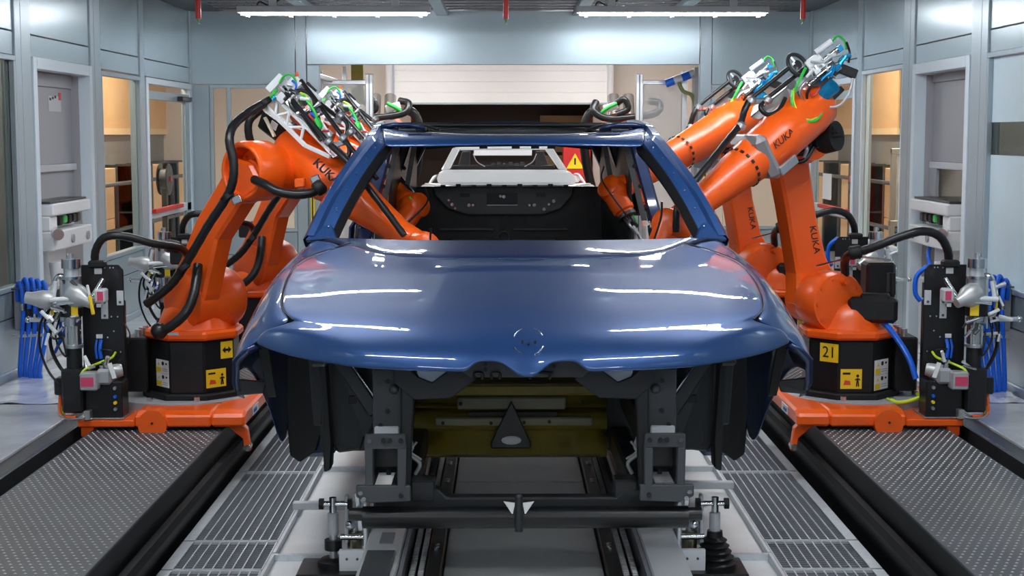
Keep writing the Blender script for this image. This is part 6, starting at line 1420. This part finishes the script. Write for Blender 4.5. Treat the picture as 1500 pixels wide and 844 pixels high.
# blue and white cylinders at the upper right of the portal
bc = thing('cylinder_rack', 'blue and white cylinders at the upper right of the portal', 'cylinder', (1.6, 14.3, 1.9))
for k in range(4):
    a = V(1.46 + 0.075*k, 14.3, 1.87 + 0.028*k)
    MB().cyl(a, a + V(0.075, 0, 0.028), 0.038, n=12).build('segment', (BLUEHOSE, LGREY)[k % 2], bc, smooth=40)
MB().box((1.72, 14.2, 0), (1.78, 14.4, 2.02)).build('support', GREY, bc)
MB().tube([(1.58, 14.28, 1.88), (1.62, 14.25, 1.80), (1.70, 14.25, 1.76), (1.74, 14.26, 1.65)], 0.02, 8).build('hose', mat('olive_hose', (0.2, 0.22, 0.08), 0.5), bc, smooth=60)
# red cabinet with warning triangle
rc = thing('red_cabinet', 'red cabinet with yellow warning triangle seen through the car on the right', 'cabinet', (0.80, 18.73, 0))
MB().box((0.66, 18.62, 0.0), (1.0, 18.85, 1.26)).build('body', RED, rc, bevel=0.01)
MB().prism([(0.70, 18.615, 0.97), (0.92, 18.615, 0.97), (0.81, 18.615, 1.16)], (0, -0.004, 0)).build('warning_triangle', mat('warning_yellow', (0.95, 0.72, 0.02), 0.4), rc)
MB().prism([(0.80, 18.61, 1.02), (0.82, 18.61, 1.02), (0.82, 18.61, 1.10), (0.80, 18.61, 1.10)], (0, -0.003, 0)).build('bolt_symbol', INK, rc)
MB().cyl((0.83, 18.615, 0.86), (0.83, 18.605, 0.86), 0.06, n=16).build('round_sign', PAPER, rc)
# unseen lamps added to brighten the next cell and its shutter
for x, yl in ((-1.2, 15.6), (1.06, 15.6), (-1.2, 17.6), (1.06, 17.6)):
    l_ = lamp(x, yl, 'unseen linear lamp added to light the next cell beyond the portal, %s %s' % ('nearer' if yl < 16 else 'farther', 'left' if x < 0 else 'right'))
    l_.location.z += 0.10; LOC[l_.name] = tuple(l_.location)
# ---------------------------------------------------------------- the white car body behind
WPAINT = mat('white_car_paint', (0.90, 0.91, 0.92), 0.3, coat=1.0)
wc = thing('car', 'white unfinished car body waiting in the next cell behind the blue one', 'car', (-0.03, 13.5, -0.37))
keep = ('bonnet', 'fender', 'cowl_panel', 'quarter_panel', 'sill', 'lower_firewall', 'front_rail', 'wheelhouse_panel', 'firewall', 'floor_pan')
white = ('bonnet', 'fender', 'cowl_panel', 'quarter_panel', 'sill')
for ch in list(car.children):
    nm = ch.name.split('.')[0]
    if nm in keep:
        c = ch.copy(); COL.objects.link(c); c.parent = wc
        if nm in white:
            c.data = ch.data.copy(); c.data.materials.clear(); c.data.materials.append(WPAINT)
def wp(pts, y, dep, nm, m, bev=0.012): return MB().prism([(x, y, z) for x, z in pts], (0, dep, 0)).build(nm, m, wc, bevel=bev)
wp([(-0.725, 0.965), (-0.69, 1.05), (0.558, 1.05), (0.645, 0.965), (0.63, 0.90), (-0.71, 0.90)], 14.7, 0.35, 'scuttle_panel', WPAINT, 0.03)
wp([(-0.69, 1.04), (-0.60, 1.05), (-0.50, 1.25), (-0.571, 1.266)], 14.8, 0.25, 'windscreen_pillar', WPAINT)
wp([(0.558, 1.04), (0.47, 1.05), (0.33, 1.25), (0.40, 1.28)], 14.8, 0.25, 'windscreen_pillar', WPAINT)
wp([(-0.575, 1.265), (-0.52, 1.235), (0.35, 1.24), (0.405, 1.28)], 15.1, 0.3, 'roof_header', WPAINT)
wp([(-0.60, 1.05), (-0.585, 1.08), (0.44, 1.08), (0.455, 1.05)], 15.3, 0.1, 'dash_panel', EDB, 0.004)
wp([(-0.40, 1.16), (-0.40, 1.245), (0.24, 1.245), (0.24, 1.16)], 16.6, 0.05, 'bright_rear_window', WPAINT, 0.004)  # white sheet painted in for the rear window glimpsed bright
wp([(-0.55, 1.06), (-0.50, 1.22), (-0.42, 1.22), (-0.42, 1.06)], 15.6, 0.05, 'inner_pillar', EDG, 0.004)
wp([(0.26, 1.06), (0.26, 1.22), (0.34, 1.22), (0.40, 1.06)], 15.6, 0.05, 'inner_pillar', EDG, 0.004)
for sx, xb in ((-1, -0.10), (1, -0.02)): MB().tube([(xb + sx*0.28, 15.2, 1.20), (xb + sx*0.24, 15.2, 1.12), (xb + sx*0.16, 15.2, 1.07)], 0.006, 6).build('prop_strut', LGREY, wc, smooth=60)
for k in range(6): MB().box((-0.20 + 0.06*k, 15.28, 1.085), (-0.16 + 0.06*k, 15.31, 1.105 + 0.01*(k % 2))).build('dash_bracket', EDG, wc)
wk = thing('car_carrier', 'black carrier under the white car body in the next cell', 'carrier', (0, 13.8, 0))
for s in (-1, 1):
    MB().box((min(s*0.40,s*0.48), 13.75, -0.02), (max(s*0.40,s*0.48), 18.2, 0.02)).build('runner', EDC, wk)
    MB().box((min(s*0.42,s*0.47), 14.0, 0.02), (max(s*0.42,s*0.47), 14.1, 0.2)).build('leg', EDC, wk)
car.rotation_euler.z = math.radians(0.5)

# ---------------------------------------------------------------- things seen through the side glazing
nt3 = thing('notice_sheet', 'white notice on the pane of the far right glazed door', 'notice', (2.68, 12.9, 0.95))
MB().box((2.698, 12.72, 0.84), (2.704, 13.05, 1.06)).build('paper', PAPER, nt3)
for s, n in ((-1, 'left'), (1, 'right')):
    xr = s*3.70 if s < 0 else 3.62
    rl = thing('handrail', 'dark steel handrail in the %s corridor in front of the crates' % n, 'rail', (xr, 14, 0))
    for k in range(7):
        y = 10.5 + k*1.2
        MB().cyl((xr, y, 0), (xr, y, 0.93), 0.02, n=8).build('post', DSTEEL, rl, smooth=40)
    for z in (0.93, 0.5): MB().cyl((xr, 10.5, z), (xr, 17.7, z), 0.02, n=8).build('rail', DSTEEL, rl, smooth=40)
    hr = thing('hose_reel', 'black hose reel on a stand in the %s corridor' % n, 'reel', (s*3.45, 15.0, 0))
    MB().bar((s*3.45, 15.0, 0), (s*3.45, 15.0, 0.9), 0.05, 0.05, (0, 1, 0)).build('stand', BLACK, hr)
    MB().lathe((s*3.45 - 0.05, 15.0, 0.95), (1, 0, 0), [(0, 0.15), (0.012, 0.16), (0.014, 0.10), (0.09, 0.10), (0.092, 0.16), (0.105, 0.15)], 20).build('drum', BLACK, hr, smooth=40)
    MB().cyl((s*3.45 - 0.07, 15.0, 0.95), (s*3.45 + 0.07, 15.0, 0.95), 0.03, n=12).build('hub', RED, hr, smooth=40)
ef = thing('equipment_frame', 'aluminium equipment frame with a white box behind the right window', 'frame', (3.4, 13.2, 0))
for x in (3.28, 3.56): MB().box((x, 13.0, 0), (x + 0.045, 13.045, 1.27)).build('profile', ALU, ef, bevel=0.004)
for z in (1.225, 0.6): MB().box((3.28, 12.995, z), (3.60, 13.05, z + 0.05)).build('profile', ALU, ef, bevel=0.004)
MB().box((3.33, 13.015, 0.65), (3.56, 13.03, 1.22)).build('glass_panel', MILKY, ef)
MB().box((3.45, 13.0, 1.275), (3.62, 13.1, 1.47)).build('white_box', LGREY, ef, bevel=0.008)
